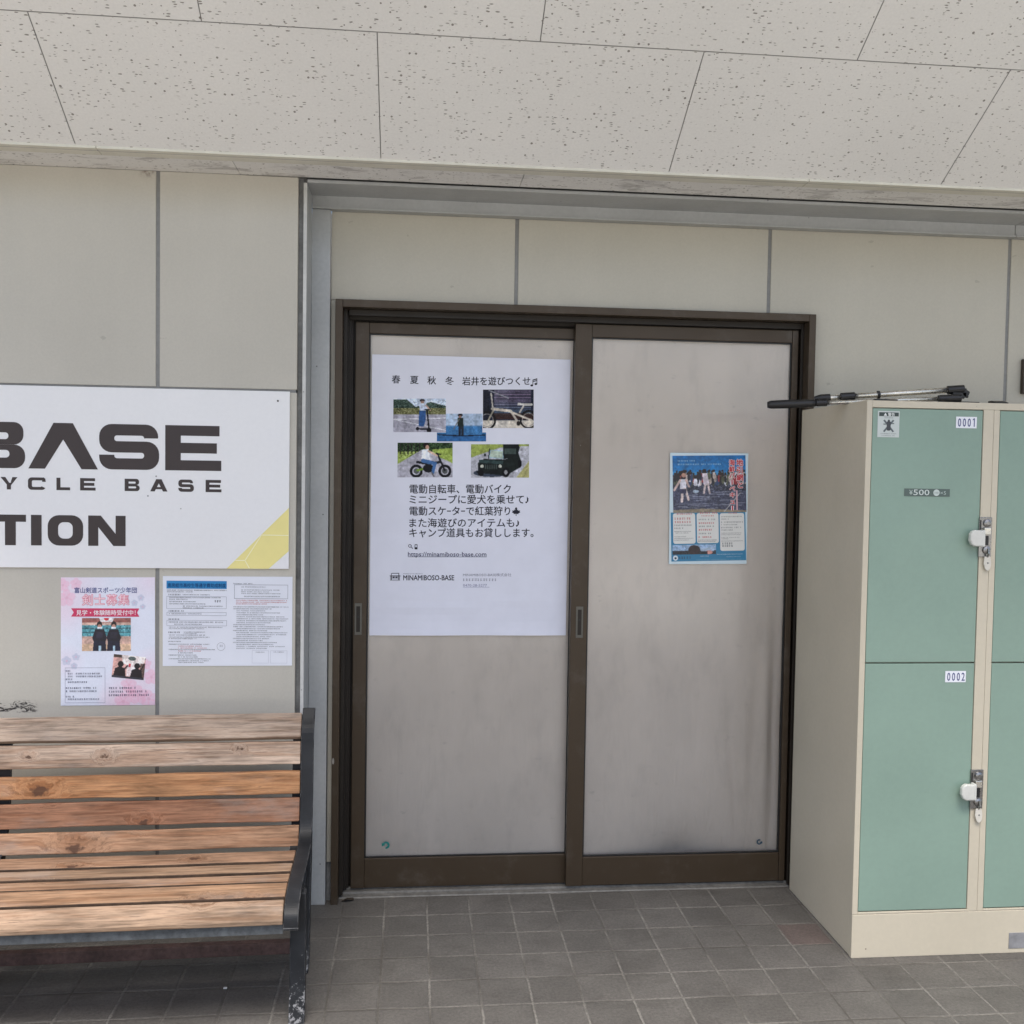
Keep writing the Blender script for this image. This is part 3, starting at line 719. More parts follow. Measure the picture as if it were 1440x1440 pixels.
# ================================================================== LOCKER
X0, YF, ZTOP = 1.424, -.508, 1.800
lk = thing('coin_locker', 'cream steel coin locker bank with sage green doors standing right of the sliding door', 'locker', (1.87, -.25, 0))
mb = MB().box(X0+.0015, 2.33, YF+.0185, .025, .0, ZTOP)
mb.build('cabinet', M['cream'], lk, bevel=.003)
mb = MB(); y0, y1 = YF, YF+.018
def fb(x0, x1, z0, z1): mb.box(x0, x1, y0, y1, z0, z1)
XS = [(1.4445, 1.8125), (1.8715, 2.2395)]
fb(X0, XS[0][0]-.002, .1435, ZTOP-.001); fb(XS[0][1]+.002, 1.8487, .1435, 1.7768); fb(1.8495, XS[1][0]-.002, .1435, 1.7768); fb(XS[1][1]+.002, 2.3315, .1435, ZTOP-.001)
fb(XS[0][0]-.0018, XS[1][1]+.0018, 1.777, ZTOP-.001)
for a, b in XS: fb(a-.0018, b+.0018, .1437, .1495)
mb.build('front_frame', M['cream'], lk, bevel=.0012)
MB().box(X0+.0005, 2.331, YF-.0005, YF+.018, .0, .1425).build('kick_plate', M['cream'], lk, bevel=.0015)
M['plate'] = pbr('dull_plate', (.30, .30, .31), .4, .2, var=.2, vs=40)
p = MB().box(1.962, 2.062, YF-.0025, YF-.0007, .016, .068).build('maker_plate', M['plate'], lk, bevel=.0005)
p['label'] = 'scratched blank silver plate on the base'
DO = [(.1525, .9585), (.963, 1.7745)]
def stick(root, part, x0, z0, wd, ht, y, col): s = Sheet(x0, z0, y); s.sheet('paper', wd, ht, col, 1, 1); return s
def lock(cx, cz):
    L = MB().box(cx-.0215, cx+.0215, YF-.005, YF-.0004, cz-.064, cz+.064).build('lock', M['chrome'], lk, bevel=.0012)
    for dz in (.045, -.041): MB().tube([(cx+.004, YF-.005, cz+dz), (cx+.004, YF-.010, cz+dz), (cx+.004, YF-.013, cz+dz)], [.0135, .0125, .006], 14).build('screw_head', M['chrome'], L)
    MB().box(cx-.010, cx+.012, YF-.016, YF-.0052, cz+.008, cz+.031).build('coin_slot', M['tube'], L, bevel=.002)
    MB().box(cx-.010, cx+.010, YF-.0065, YF-.0052, cz-.026, cz+.004).box(cx-.02, cx-.016, YF-.0065, YF-.0052, cz+.018, cz+.055).build('slot_window', M['black'], L)
    # white D shaped turning handle reaching over the door edge
    pts = [(cx-.020, cz+.022), (cx-.048, cz+.024), (cx-.058, cz+.020), (cx-.064, cz+.010), (cx-.065, cz-.010), (cx-.059, cz-.024), (cx-.048, cz-.029), (cx-.020, cz-.029)]
    h = MB(); n = len(pts); h.v = [(a, YF-.031, b) for a, b in pts]+[(a, YF-.013, b) for a, b in pts]
    h.f = [tuple(range(n)), tuple(2*n-1-i for i in range(n))]+[((i+1) % n, i, n+i, n+(i+1) % n) for i in range(n)]
    h.build('turn_handle', M['white'], L, bevel=.005, seg=3)
    MB().box(cx-.0235, cx-.013, YF-.028, YF-.0052, cz-.030, cz+.024).build('handle_stem', M['white'], L, bevel=.003)
    # key tag hanging below
    pts = [(cx-.004, cz-.062), (cx+.016, cz-.062), (cx+.019, cz-.085), (cx+.017, cz-.100), (cx+.009, cz-.110), (cx, cz-.103), (cx-.006, cz-.086)]
    h = MB(); n = len(pts); h.v = [(a, YF-.011, b) for a, b in pts]+[(a, YF-.007, b) for a, b in pts]
    h.f = [tuple(range(n)), tuple(2*n-1-i for i in range(n))]+[((i+1) % n, i, n+i, n+(i+1) % n) for i in range(n)]
    h.build('key_tag', M['tag'], L, bevel=.0015)
    MB().tube([(cx+.007, YF-.0115, cz-.083), (cx+.007, YF-.0117, cz-.083)], .003, 8).build('tag_hole', M['dark_seal'], L)
    MB().tube([(cx+.006, YF-.014, cz-.036), (cx+.006, YF-.017, cz-.052), (cx+.006, YF-.009, cz-.064)], .003, 8).build('key', M['chrome'], L)
for ci, (xa, xb) in enumerate(XS):
    for di, (za, zb) in enumerate(DO):
        D = MB().box(xa, xb, YF+.0015, YF+.017, za, zb).build('locker_door', M['mint'], lk, bevel=.002)
        lock(xb+.0185, (za+zb)/2 + (.0 if di else -.0075))
        if ci == 0:
            D['label'] = 'upper green locker door numbered 0001 with price strip' if di else 'lower green locker door numbered 0002'
            s = Sheet(1.7215, 1.7535, YF+.0003) if di else Sheet(1.7135, .9345, YF+.0003)
            s.sheet('number_sticker', .070, .0365, (232, 233, 240), 1, 1)
            for k, ch in enumerate('0001' if di else '0002'):
                wd = .0105 if ch != '1' else .0080
                if ch == '1':
                    bx = .0065+k*.0163+.0045; s.rect('number_sticker', bx, .0045, bx+.0032, .0315, (78, 82, 128)); s.poly('number_sticker', [(bx, .0045), (bx, .0095), (bx-.0038, .0115), (bx-.0038, .0080)], (78, 82, 128)); continue
                s.text('number_sticker', ch, .0065+k*.0163+(.0 if ch != '1' else .002), .0315, .0375, (78, 82, 128), 1, width=wd, bold=.012)
            if di:
                t2 = Sheet(1.4605, 1.766, YF+.0003)
                t2.sheet('warning_sticker', .072, .083, (198, 205, 202), 1, 1)
                t2.rect('warning_sticker', .004, .004, .069, .0165, (58, 70, 68)); t2.poly('warning_sticker', [(.019, .0150), (.0245, .0055), (.030, .0150)], (225, 228, 226), 2)
                t2.text('warning_sticker', '警告', .033, .0150, .0115, (225, 228, 226), 2, bold=.02)
                t2.dashes('warning_sticker', .022, .0195, .050, .0035, (90, 98, 100))
                # crossed out little figures
                for q in ([(.018, .030), (.023, .027), (.055, .064), (.050, .067)], [(.050, .027), (.055, .030), (.023, .067), (.018, .064)]): t2.poly('warning_sticker', q, (92, 100, 104), 1)
                t2.rrect('warning_sticker', .030, .032, .043, .062, .004, (62, 66, 72), 2); t2.rrect('warning_sticker', .033, .027, .040, .033, .003, (62, 66, 72), 2)
                t2.rect('warning_sticker', .0185, .040, .030, .043, (92, 100, 104), 2); t2.rect('warning_sticker', .043, .038, .0545, .041, (92, 100, 104), 2)
                t2.dashes('warning_sticker', .010, .070, .064, .0030, (120, 126, 126)); t2.dashes('warning_sticker', .014, .076, .058, .0028, (120, 126, 126))
                t3 = Sheet(1.5555, 1.5215, YF+.0003)
                t3.sheet('price_sticker', .153, .0245, (82, 98, 94), 1, 1)
                t3.text('price_sticker', '¥', .017, .0195, .021, (176, 190, 184), 1, width=.011, bold=.01); t3.text('price_sticker', '500', .031, .0205, .0255, (205, 214, 210), 1, width=.053, bold=.005)
                t3.add('price_sticker', [(.108+.0105*math.cos(rad(18*k)), .0122+.0105*math.sin(rad(18*k))) for k in range(20)], [tuple(range(20))], (196, 206, 202), 1)
                t3.text('price_sticker', '100', .1015, .0155, .0085, (110, 124, 120), 2, width=.013); t3.text('price_sticker', '×5', .121, .0185, .0165, (168, 182, 178), 1, width=.019)
            for sh in ([s, t2, t3] if di else [s]):
                for nm, (V, F, C) in sh.parts.items():
                    me = bpy.data.meshes.new(nm); me.from_pydata([tuple(Vector(v)-Vector(lk.location)) for v in V], [], F)
                    ca = me.color_attributes.new('Col', 'FLOAT_COLOR', 'CORNER'); arr = np.ones((len(me.loops), 4), np.float32)
                    arr[:, :3] = np.repeat(np.array(C, np.float32), [len(f) for f in F], axis=0); ca.data.foreach_set('color', arr.ravel())
                    me.materials.append(M['gloss']); o = bpy.data.objects.new(nm, me); COL.objects.link(o); o.parent = D

# folded telescopic pole lying on the locker
pl = thing('telescopic_pole', 'folded silver telescopic pole with black grips lying on the locker top', 'pole', (1.55, -.36, 1.8))
A0, A1 = Vector((1.174, -.300, 1.7925)), Vector((1.735, -.452, 1.8155))
def on(a, b, t): return a+(b-a)*t
MB().tube([on(A0, A1, t) for t in (0, .02, .08, .24, .27)], [.010, .0138, .0145, .0138, .011], 14).build('grip', M['black'], pl, smooth=True)
MB().tube([on(A0, A1, t) for t in (.272, .33)], .0115, 12).build('collar', M['black'], pl)
MB().tube([on(A0, A1, t) for t in (.331, .93)], .0075, 12).build('tube', M['tube'], pl, smooth=True)
MB().tube([on(A0, A1, t) for t in (.931, 1.05)], .0125, 12).build('clamp', M['black'], pl)
B0, B1 = Vector((1.333, -.330, 1.8145)), Vector((1.745, -.425, 1.8450))
MB().tube([on(B0, B1, t) for t in (0.03, .18)], .0085, 12).build('tube', M['tube'], pl, smooth=True)
MB().tube([on(B0, B1, t) for t in (-.02, .03, .10)], [.008, .0135, .0135], 12).build('collar', M['black'], pl)
MB().tube([on(B0, B1, t) for t in (.18, .285)], .0140, 12).build('clamp', M['black'], pl)
MB().tube([on(B0, B1, t) for t in (.286, .985)], .0090, 14).build('tube', M['tube'], pl, smooth=True)
MB().tube([on(B0, B1, t) for t in (.455, .475)], .0128, 12).build('ring', M['black'], pl)
MB().tube([on(B0, B1, t) for t in (.98, 1.10)], .0142, 12).build('clamp', M['black'], pl)
hk = MB(); hc = Vector((1.790, -.432, 1.834)); hk.tube([hc+Vector((0, -.012, 0)), hc+Vector((0, .012, 0))], .011, 10)
hk.box(1.745, 1.79, -.444, -.430, 1.820, 1.836)
for k in range(6): th = rad(60*k+15); hk.tube([hc, hc+Vector((math.cos(th)*.017, 0, math.sin(th)*.017))], .004, 6)
hk.build('hinge_knob', M['black'], pl)
tag(MB().slab(1.700, 1.832, [(-.452, 1.8005), (-.452, 1.8065), (-.430, 1.8065), (-.430, 1.8005)]).build('flat_strap', M['black'], bevel=.001), 'thin black strap lying flat by the folded pole on the locker', 'strap')
mb = MB().box(1.468, 1.545, -.47, -.455, 1.8005, 1.807); tag(mb.build('cord', M['black'], bevel=.002), 'short black cord end under the silver pole on the locker edge', 'cord')
mb = MB().slab(1.886, 1.93, [(-.455, 1.8005), (-.455, 1.806), (-.43, 1.813), (-.41, 1.813), (-.41, 1.8005)])
tag(mb.build('rubber_wedge', M['black'], bevel=.001), 'small black rubber wedge alone on the locker top', 'wedge')
# dark board at the right edge of the picture
tag(MB().box(2.278, 2.62, .012, .0295, 1.880, 2.010).build('wooden_plaque', M['dark_wood'], bevel=.003), 'dark brown wooden plaque on the wall above the locker at the picture edge', 'plaque')
# litter on the floor
lf = MB(); lf.v = [(-.245, .018, .003), (-.222, .012, .010), (-.196, .022, .005), (-.20, .034, .009), (-.225, .036, .004), (-.222, .024, .013)]; lf.f = [(0, 1, 5), (1, 2, 5), (2, 3, 5), (3, 4, 5), (4, 0, 5)]
tag(lf.build('dead_leaf', M['leaf']), 'curled dark dead leaf on the tiles at the foot of the brown door frame', 'leaf')
sp = MB().box(-.548, -.537, -.564, -.556, .0005, .004).build('paper_scrap', M['scrap'], bevel=.001); tag(sp, 'tiny white paper scrap on the tiles under the bench', 'scrap')

# ================================================================== SIGN
YS = YL-.0075
sign = thing('signboard', 'large white signboard with black lettering and a yellow corner stripe', 'sign', (LX(-1.2), YL, LZ(1.5)))
XR = LX(-.415); ZT_, ZB_ = LZ(1.811), LZ(1.217)
MB().box(-2.35, XR, YS, YL-.0005, ZB_, ZT_).build('board', pbr('sign_white', (.80, .80, .81), .38, var=.02, vs=2, fine=.012, specks=.006), sign, bevel=.001)
s = Sheet(0, 0, YS-.0006, uv=lambda a, b: (LX(a), -LZ(b)))
DK = (62, 54, 54)
P = lambda pts, col=DK, part='lettering', layer=0: s.poly(part, pts, col, layer)
def ringstrip(x0, x1, z0, z1, tx, tz, r, col=DK, a=0, b=None, part='lettering'):
    """rounded-rectangle stroke; pieces a..b of the closed outline (clockwise from top middle)"""
    out, inn = [], []
    def rr(x0, x1, z0, z1, r):
        p = [((x0+x1)/2, z1)]
        for cx, cz, st in ((x1-r, z1-r, 90), (x1-r, z0+r, 0), (x0+r, z0+r, -90), (x0+r, z1-r, 180)):
            for k in range(7): th = rad(st-15*k); p.append((cx+r*math.cos(th), cz+r*math.sin(th)))
        p.append(((x0+x1)/2, z1)); return p
    o, i = rr(x0, x1, z0, z1, r), rr(x0+tx, x1-tx, z0+tz, z1-tz, max(.002, r-min(tx, tz)*.8))
    n = len(o); idx = list(range(a, b if b else n))
    pts = [o[k] for k in idx]+[i[k] for k in idx]; m = len(idx)
    s.add(part, pts, [(k, k+1, m+k+1, m+k) for k in range(m-1)], col, 0)
def E_(x0, x1, z0, z1, tv, th):
    zm = (z0+z1)/2
    P([(x0, z0), (x0, z1), (x0+tv, z1), (x0+tv, z0)])
    P([(x0+tv, z1), (x1-.006*(x1-x0)/.18, z1), (x1-.006*(x1-x0)/.18, z1-th), (x0+tv, z1-th)]); P([(x0+tv, zm+th/2), (x1-.08*(x1-x0), zm+th/2), (x1-.08*(x1-x0), zm-th/2), (x0+tv, zm-th/2)]); P([(x0+tv, z0+th), (x1, z0+th), (x1, z0), (x0+tv, z0)])
def A_(x0, x1, z0, z1, top, bar=None, leg=.062):
    xm = (x0+x1)/2; hw = (x1-x0)/2; t = top
    if bar is None:
        P([(x0, z0), (xm-t, z1), (xm+t, z1), (x1, z0), (x1-leg, z0), (xm, z1-(z1-z0)*.36), (x0+leg, z0)])
    else:
        zi = z1-(z1-z0)*.34
        P([(x0, z0), (xm-t, z1), (xm, z1), (xm, zi), (x0+leg, z0)]); P([(xm, z1), (xm+t, z1), (x1, z0), (x1-leg, z0), (xm, zi)])
        za, zb = z0+(z1-z0)*.18, z0+(z1-z0)*.36
        f = lambda z: x0+leg+(xm-x0-leg)*(z-z0)/(zi-z0)
        P([(f(za), za), (f(zb), zb), (2*xm-f(zb), zb), (2*xm-f(za), za)])
def S_(x0, x1, z0, z1, tx, tz, r):
    zm = (z0+z1)/2
    # upper bowl: open on the right; lower bowl: open on the left
    ht = tz/2
    def path(pts): s.add('lettering', [p for pr in pts for p in pr], [(2*k, 2*k+1, 2*k+3, 2*k+2) for k in range(len(pts)-1)], DK, 0)
    def cor(cx, cz, ro, rix, riz, a0, a1, cxi, czi): return [((cx+ro*math.cos(rad(a0+(a1-a0)*k/6)), cz+ro*math.sin(rad(a0+(a1-a0)*k/6))), (cxi+rix*math.cos(rad(a0+(a1-a0)*k/6)), czi+riz*math.sin(rad(a0+(a1-a0)*k/6)))) for k in range(7)]
    ri = min(r*.38, ((z1-tz)-(zm+tz/2))*.46)
    zc = zm
    up = [((x1-.004, z1-tz*1.22), (x1-tx*.98, z1-tz*1.22))]
    up += [(a, b) for a, b in cor(x1-r-.003, z1-r, r, ri, ri, 0, 90, x1-tx-ri, z1-tz-ri)]
    up += [(a, b) for a, b in cor(x0+r, z1-r, r, ri, ri, 90, 180, x0+tx+ri, z1-tz-ri)]
    up += [(a, b) for a, b in cor(x0+r, zc-ht+r, r, ri, ri, 180, 270, x0+tx+ri, zc+ht+ri)]
    lo = [((x1-r, zc+ht), (x1-tx-ri, zc-ht))]
    lo2 = [(a, b) for a, b in cor(x1-r, zc+ht-r, r, ri, ri, 90, 0, x1-tx-ri, zc-ht-ri)]
    lo2 += [(a, b) for a, b in cor(x1-r, z0+r, r, ri, ri, 0, -90, x1-tx-ri, z0+tz+ri)]
    lo2 += [(a, b) for a, b in cor(x0+r, z0+r, r, ri, ri, 270, 180, x0+tx+ri, z0+tz+ri)]
    lo2 += [((x0, z0+tz*1.30), (x0+tx, z0+tz*1.30))]
    # joining bar
    up += [((x1-tx-ri, zc-ht), (x1-tx-ri, zc+ht))]
    path(up)
    P([(x1-tx-ri, zc-ht), (x1-tx-ri, zc+ht), (x1-r, zc+ht)]) if x1-r > x1-tx-ri else None
    path(lo2)
z0, z1 = 1.5415, 1.6915
# B A S E
tz = .038
bx0, bx1 = -1.447, -1.262; zm = 1.6185
P([(bx0, z0), (bx0, z1), (bx0+.045, z1), (bx0+.045, z0)])
def bowl(x0, x1, za, zb, r, t, tv, lo=None, up=None):
    tl, tu = lo or t, up or t
    o = [(x0, zb)]+[(x1-r+r*math.cos(rad(90-15*k)), zb-r+r*math.sin(rad(90-15*k))) for k in range(7)]+[(x1-r+r*math.cos(rad(-15*k)), za+r+r*math.sin(rad(-15*k))) for k in range(7)]+[(x0, za)]
    ri = min(r*.35, (zb-za-tl-tu)*.45); X1 = x1-tv
    i = [(x0, zb-tu)]+[(X1-ri+ri*math.cos(rad(90-15*k)), zb-tu-ri+ri*math.sin(rad(90-15*k))) for k in range(7)]+[(X1-ri+ri*math.cos(rad(-15*k)), za+tl+ri+ri*math.sin(rad(-15*k))) for k in range(7)]+[(x0, za+tl)]
    n = len(o); s.add('lettering', o+i, [(k, k+1, n+k+1, n+k) for k in range(n-1)], DK, 0)
bowl(bx0+.045, bx1-.005, zm, z1, .030, .034, .047, lo=.017); bowl(bx0+.045, bx1, z0, zm-.0003, .034, .034, .049, up=.0175)
A_(-1.252, -1.033, z0, z1, .0305, None, .052)
S_(-1.029, -.838, z0+.001, z1, .048, .037, .040)
E_(-.8185, -.6375, z0+.001, z1, .050, .034)
# Y C L E   B A S E
z0, z1 = 1.472, 1.5125; tv, th = .0125, .0095
P([(-1.339, z1), (-1.324, z1), (-1.312, 1.494), (-1.3065, 1.494), (-1.3065, z0), (-1.3195, z0), (-1.3195, 1.488)]); P([(-1.3065, 1.4985), (-1.302, z1), (-1.286, z1), (-1.3065, 1.4855)])
ringstrip(-1.2535, -1.1975, z0, z1, tv, th, .012, a=10, b=30)
P([(-1.2255, z1), (-1.2255, z1-th), (-1.2090, z1-th), (-1.2090, z1-.014), (-1.1975, z1-.014), (-1.199, z1-.004), (-1.2035, z1)])
P([(-1.164, z0), (-1.164, z1), (-1.1515, z1), (-1.1515, z0+th), (-1.121, z0+th), (-1.121, z0)])
E_(-1.0895, -1.0405, z0, z1, tv, th)
bx = -.948; P([(bx, z0), (bx, z1), (bx+.0125, z1), (bx+.0125, z0)]); bowl(bx+.0125, bx+.046, (z0+z1)/2, z1, .009, .0092, .011, lo=.0045); bowl(bx+.0125, bx+.048, z0, (z0+z1)/2-.0002, .010, .0092, .0115, up=.0047)
A_(-.8665, -.811, z0, z1, .0085, .0, .0145)
S_(-.776, -.726, z0, z1, .0115, .0098, .0105); E_(-.688, -.6365, z0, z1, tv, th)
# T I O N
z0, z1 = 1.290, 1.390
P([(-1.378, z1), (-1.260, z1), (-1.260, z1-.023), (-1.300+.008, z1-.023), (-1.292, z0), (-1.326, z0), (-1.326, z1-.023), (-1.378, z1-.023)])
P([(-1.2445, z0), (-1.2445, z1), (-1.211, z1), (-1.211, z0)])
ringstrip(-1.192, -1.080, z0, z1, .033, .023, .036)
P([(-1.064, z0), (-1.064, z1), (-1.024, z1), (-.977, 1.330), (-.977, z1), (-.945, z1), (-.945, z0), (-.984, z0), (-1.032, 1.352), (-1.032, z0)])
YE = (238, 226, 150)
P([(-.4155, 1.423), (-.619, 1.2175), (-.481, 1.2175), (-.4155, 1.277)], YE, 'corner_stripe')
def hexl(a, b, wd=.0022): 
    v = Vector((b[0]-a[0], b[1]-a[1])).normalized(); n = Vector((-v.y, v.x))*wd/2
    P([(a[0]+n.x, a[1]+n.y), (b[0]+n.x, b[1]+n.y), (b[0]-n.x, b[1]-n.y), (a[0]-n.x, a[1]-n.y)], (250, 246, 214), 'corner_stripe', 1)
for a, b in (((-.503, 1.331), (-.416, 1.330)), ((-.505, 1.331), (-.558, 1.246)), ((-.559, 1.245), (-.590, 1.245)), ((-.558, 1.244), (-.544, 1.2185))): hexl(a, b)
s.build(sign, M['board'])
MB().tube([(LX(-.454), YS-.0012, LZ(1.779)), (LX(-.454), YS+.001, LZ(1.779))], .0032, 12).build('screw', M['black'], sign)

# ================================================================== POSTER ON THE DOOR
def bil(tl, tr, bl, br, wd, ht):
    def f(x, y):
        u = .5; v = .5
        for _ in range(6):
            xl = tl[0]+(bl[0]-tl[0])*v; xr = tr[0]+(br[0]-tr[0])*v; u = (x-xl)/(xr-xl)
            yt = tl[1]+(tr[1]-tl[1])*u; yb = bl[1]+(br[1]-bl[1])*u; v = (y-yt)/(yb-yt)
        return u*wd, v*ht
    return f
PW, PH = .726, 1.0235
pw = thing('poster', 'large white poster with five small pictures and dark Japanese lettering on the left pane', 'poster', (.207, .112, 1.46))
def pwarp(u, v):
    return -.0012-.0022*math.sin(4.2*u)*math.sin(3.1*v)**2-.005*max(0, (v-.95)/.0735)**2*(.4+math.sin(8*u)**2)-.0018*math.exp(-((v-.905-.02*math.sin(7*u))/.012)**2)
s = Sheet(-.1555, 1.9728, .1122, bil((60, 85), (1318, 120), (55, 1862), (1283, 1860), PW, PH), pwarp)
s.sheet('paper', PW, PH, (228, 229, 240), 28, 40)
INK = (34, 34, 46)
for ch, x in (('春', 182), ('夏', 296), ('秋', 405), ('冬', 517)): s.text('lettering', ch, x, 263+.03*(x-182), 56, INK, 1, bold=.012)
s.text('lettering', '岩井を遊びつくせ', 626, 275, 57, INK, 1, width=432, bold=.012)

for cx, cy in ((1068, 281), (1094, 272)):
    s.poly('lettering', [(cx+9*math.cos(rad(30*k)), cy+6.5*math.sin(rad(30*k))) for k in range(12)], INK); s.rect('lettering', cx+5, cy-36, cx+9, cy-2, INK, 1.3)
s.poly('lettering', [(1073, 245), (1103, 236), (1103, 243), (1073, 252)], INK, 1.5); s.poly('lettering', [(1073, 256), (1103, 247), (1103, 252), (1073, 261)], INK, 1.5)
BD = ['電動自転車、電動バイク', 'ミニジープに愛犬を乗せて♪', None, 'また海遊びのアイテムも♪', 'キャンプ道具もお貸しします。']
for k, (ln, y, wd) in enumerate(zip(BD, (955, 1021, 0, 1169, 1232), (636, 750, 0, 690, 780))):
    if ln: s.text('lettering', ln, 298, y, 62, INK, 1, width=wd, bold=.012)
s.text('lettering', '電動スケｰタｰで紅葉狩り', 298, 1094, 62, INK, 1, width=632, bold=.012)
ml = [(0, 1.05), (.08, .62), (.30, .70), (.24, .48), (.52, .32), (.42, .22), (.47, -.02), (.27, .03), (.20, -.14), (.08, .12), (.14, -.40), (0, -.55)]
ml = [(0, -.55), (.14, -.35), (.10, -.10), (.27, -.20), (.25, -.02), (.50, -.06), (.42, .12), (.52, .22), (.28, .36), (.30, .48), (.04, .42), (.04, .72)]
s.poly('lettering', [(968+x*52, 1070+y*44) for x, y in ml]+[(968-x*52, 1070+y*44) for x, y in reversed(ml[1:])], (35, 35, 48))
s.text('lettering', 'https://minamiboso-base.com', 290, 1358, 40, (50, 50, 84), 1, width=490, bold=.012); s.rect('lettering', 290, 1360, 782, 1363, (62, 62, 92))
s.ell = None
for k in range(10):
    a, b = rad(36*k), rad(36*(k+1)); s.poly('lettering', [(302+11*math.cos(a), 1292+11*math.sin(a)), (302+11*math.cos(b), 1292+11*math.sin(b)), (302+7*math.cos(b), 1292+7*math.sin(b)), (302+7*math.cos(a), 1292+7*math.sin(a))], INK)
s.poly('lettering', [(309, 1301), (312, 1298), (322, 1308), (319, 1311)], INK); s.rrect('lettering', 331, 1282, 349, 1314, 4, INK); s.rect('lettering', 334, 1287, 346, 1300, (215, 216, 228), 2)
# maker mark: little vehicle outline and its name
for q in ((178, 1480, 244, 1486), (186, 1466, 190, 1480), (232, 1466, 236, 1480), (190, 1464, 236, 1468), (180, 1494, 242, 1498), (180, 1507, 242, 1511), (184, 1486, 190, 1511), (232, 1486, 238, 1511), (196, 1488, 208, 1494), (214, 1488, 226, 1494)): s.rect('lettering', *q, (52, 50, 62), 1+.2*(q[0] % 3))
s.text('lettering', 'MINAMIBOSO-BASE', 262, 1510, 46, (48, 46, 58), 1, width=316, bold=.018)
s.dashes('lettering', 262, 1466, 380, 6, (120, 118, 132)); 
s.text('lettering', 'MINAMIBOSO-BASE株式会社', 634, 1484, 22, (128, 128, 144), 1, width=304); s.dashes('lettering', 634, 1499, 842, 17, (140, 140, 156)); s.text('lettering', '0470-28-5277', 634, 1550, 23, (128, 128, 160), 1, width=150); s.rect('lettering', 634, 1553, 800, 1555, (128, 128, 160))
# the five pictures
c = Canvas(66, 46, (200, 212, 230)); c.poly([(0, .02), (.25, .02), (.42, .25), (.7, .1), (1, .22), (1, .5), (0, .5)], (62, 78, 70)); c.rect(0, .28, 1, .48, (112, 112, 78)); c.noise(16, .05, .5, 2); c.rect(0, .48, 1, 1, (168, 166, 178)); c.line(0, .62, 1, .95, .012, (222, 222, 228)); c.line(0, .62, 1, .58, .012, (222, 222, 228)); c.noise(6)
c.ell(.55, .06, .05, .05, (52, 50, 60)); c.ell(.55, .12, .035, .06, (170, 140, 125)); c.poly([(.49, .14), (.62, .14), (.66, .33), (.60, .36), (.5, .36)], (212, 222, 240)); c.line(.62, .2, .70, .34, .02, (190, 160, 145)); c.poly([(.49, .36), (.62, .36), (.62, .6), (.58, .84), (.48, .82)], (58, 92, 140)); c.line(.64, .34, .68, .92, .022, (32, 32, 40)); c.line(.45, .9, .7, .92, .025, (32, 32, 40)); c.ell(.46, .90, .03, .05, (25, 25, 32)); c.ell(.68, .95, .045, .07, (25, 25, 32)); c.line(.6, .33, .7, .32, .015, (40, 40, 48))
s.raster('picture#1', 194, 363, 523, 573, c)
c = Canvas(65, 48, (40, 44, 60)); c.put(c.y > .80, (206, 198, 186))
for k in range(16): c.rect(.22, .03+.043*k, .95, .03+.043*k+.017, (120+int(40*math.sin(k*.2+1)), 135, 158), .75)
c.put((c.x > .22) & (c.x < .5), (200, 205, 215), .12); c.rect(.2, .62, 1, .78, (66, 42, 36), .8); c.rect(0, 0, .12, .8, (38, 40, 52)); c.noise(7)
for cx in (.08, .90): c.ring(cx, .80 if cx < .5 else .78, .16, .22, .11, (30, 28, 30)); c.ring(cx, .80 if cx < .5 else .78, .12, .165, .05, (150, 146, 140))
c.line(.18, .5, .55, .56, .035, (206, 196, 182)); c.line(.55, .56, .72, .92, .028, (196, 188, 176)); c.line(.55, .58, .96, .80, .026, (196, 188, 176)); c.line(.72, .60, .82, .38, .022, (190, 184, 176)); c.line(.70, .38, .96, .39, .03, (206, 202, 196)); c.line(.16, .10, .2, .55, .02, (182, 176, 168)); c.line(.2, .55, .10, .82, .022, (172, 166, 150)); c.line(.12, .02, .5, .22, .015, (150, 150, 156)); c.ell(.70, .88, .04, .06, (50, 46, 44))
s.raster('picture#2', 757, 307, 1080, 548, c)
c = Canvas(62, 35, (176, 194, 216)); c.put(c.y > .42, (72, 124, 172)); c.noise(9, .42, 1); c.rect(0, .42, 1, .46, (110, 150, 188)); c.put(c.y > .82, (58, 106, 156)); c.ell(.47, .05, .05, .06, (40, 36, 40)); c.ell(.47, .12, .03, .06, (150, 120, 108)); c.poly([(.42, .16), (.53, .16), (.54, .45), (.42, .45)], (40, 52, 48)); c.poly([(.44, .45), (.54, .45), (.54, .78), (.5, .78), (.49, .55), (.48, .78), (.44, .78)], (40, 46, 56)); c.line(.45, .2, .34, .55, .014, (120, 116, 112)); c.line(.02, .76, .5, .80, .02, (28, 38, 56)); c.line(.5, .80, .98, .77, .02, (28, 38, 56))
mk = ~((c.y < .685) & ((c.x < .18) | (c.x > .92)))
s.raster('picture#3', 467, 458, 777, 632, c, 1.6, mask=mk)
c = Canvas(70, 44, (150, 166, 92)); c.rect(0, 0, 1, .26, (52, 72, 44)); c.noise(18, 0, .5, 2)
for k in range(6): c.rect(.04+.07*k, 0, .06+.07*k, .34, (50, 48, 42))
c.poly([(0, .62), (.42, .22), (.62, .26), (1, .6), (1, 1), (0, 1)], (178, 176, 186)); c.noise(5); c.poly([(.62, .2), (1, .15), (1, .58), (.75, .42)], (150, 168, 86)); c.noise(8, .1, .5, 2)
for cx in (.34, .86): c.ring(cx, .82, .095, .15, .24, (26, 26, 30)); c.ell(cx, .82, .05, .08, (88, 92, 92))
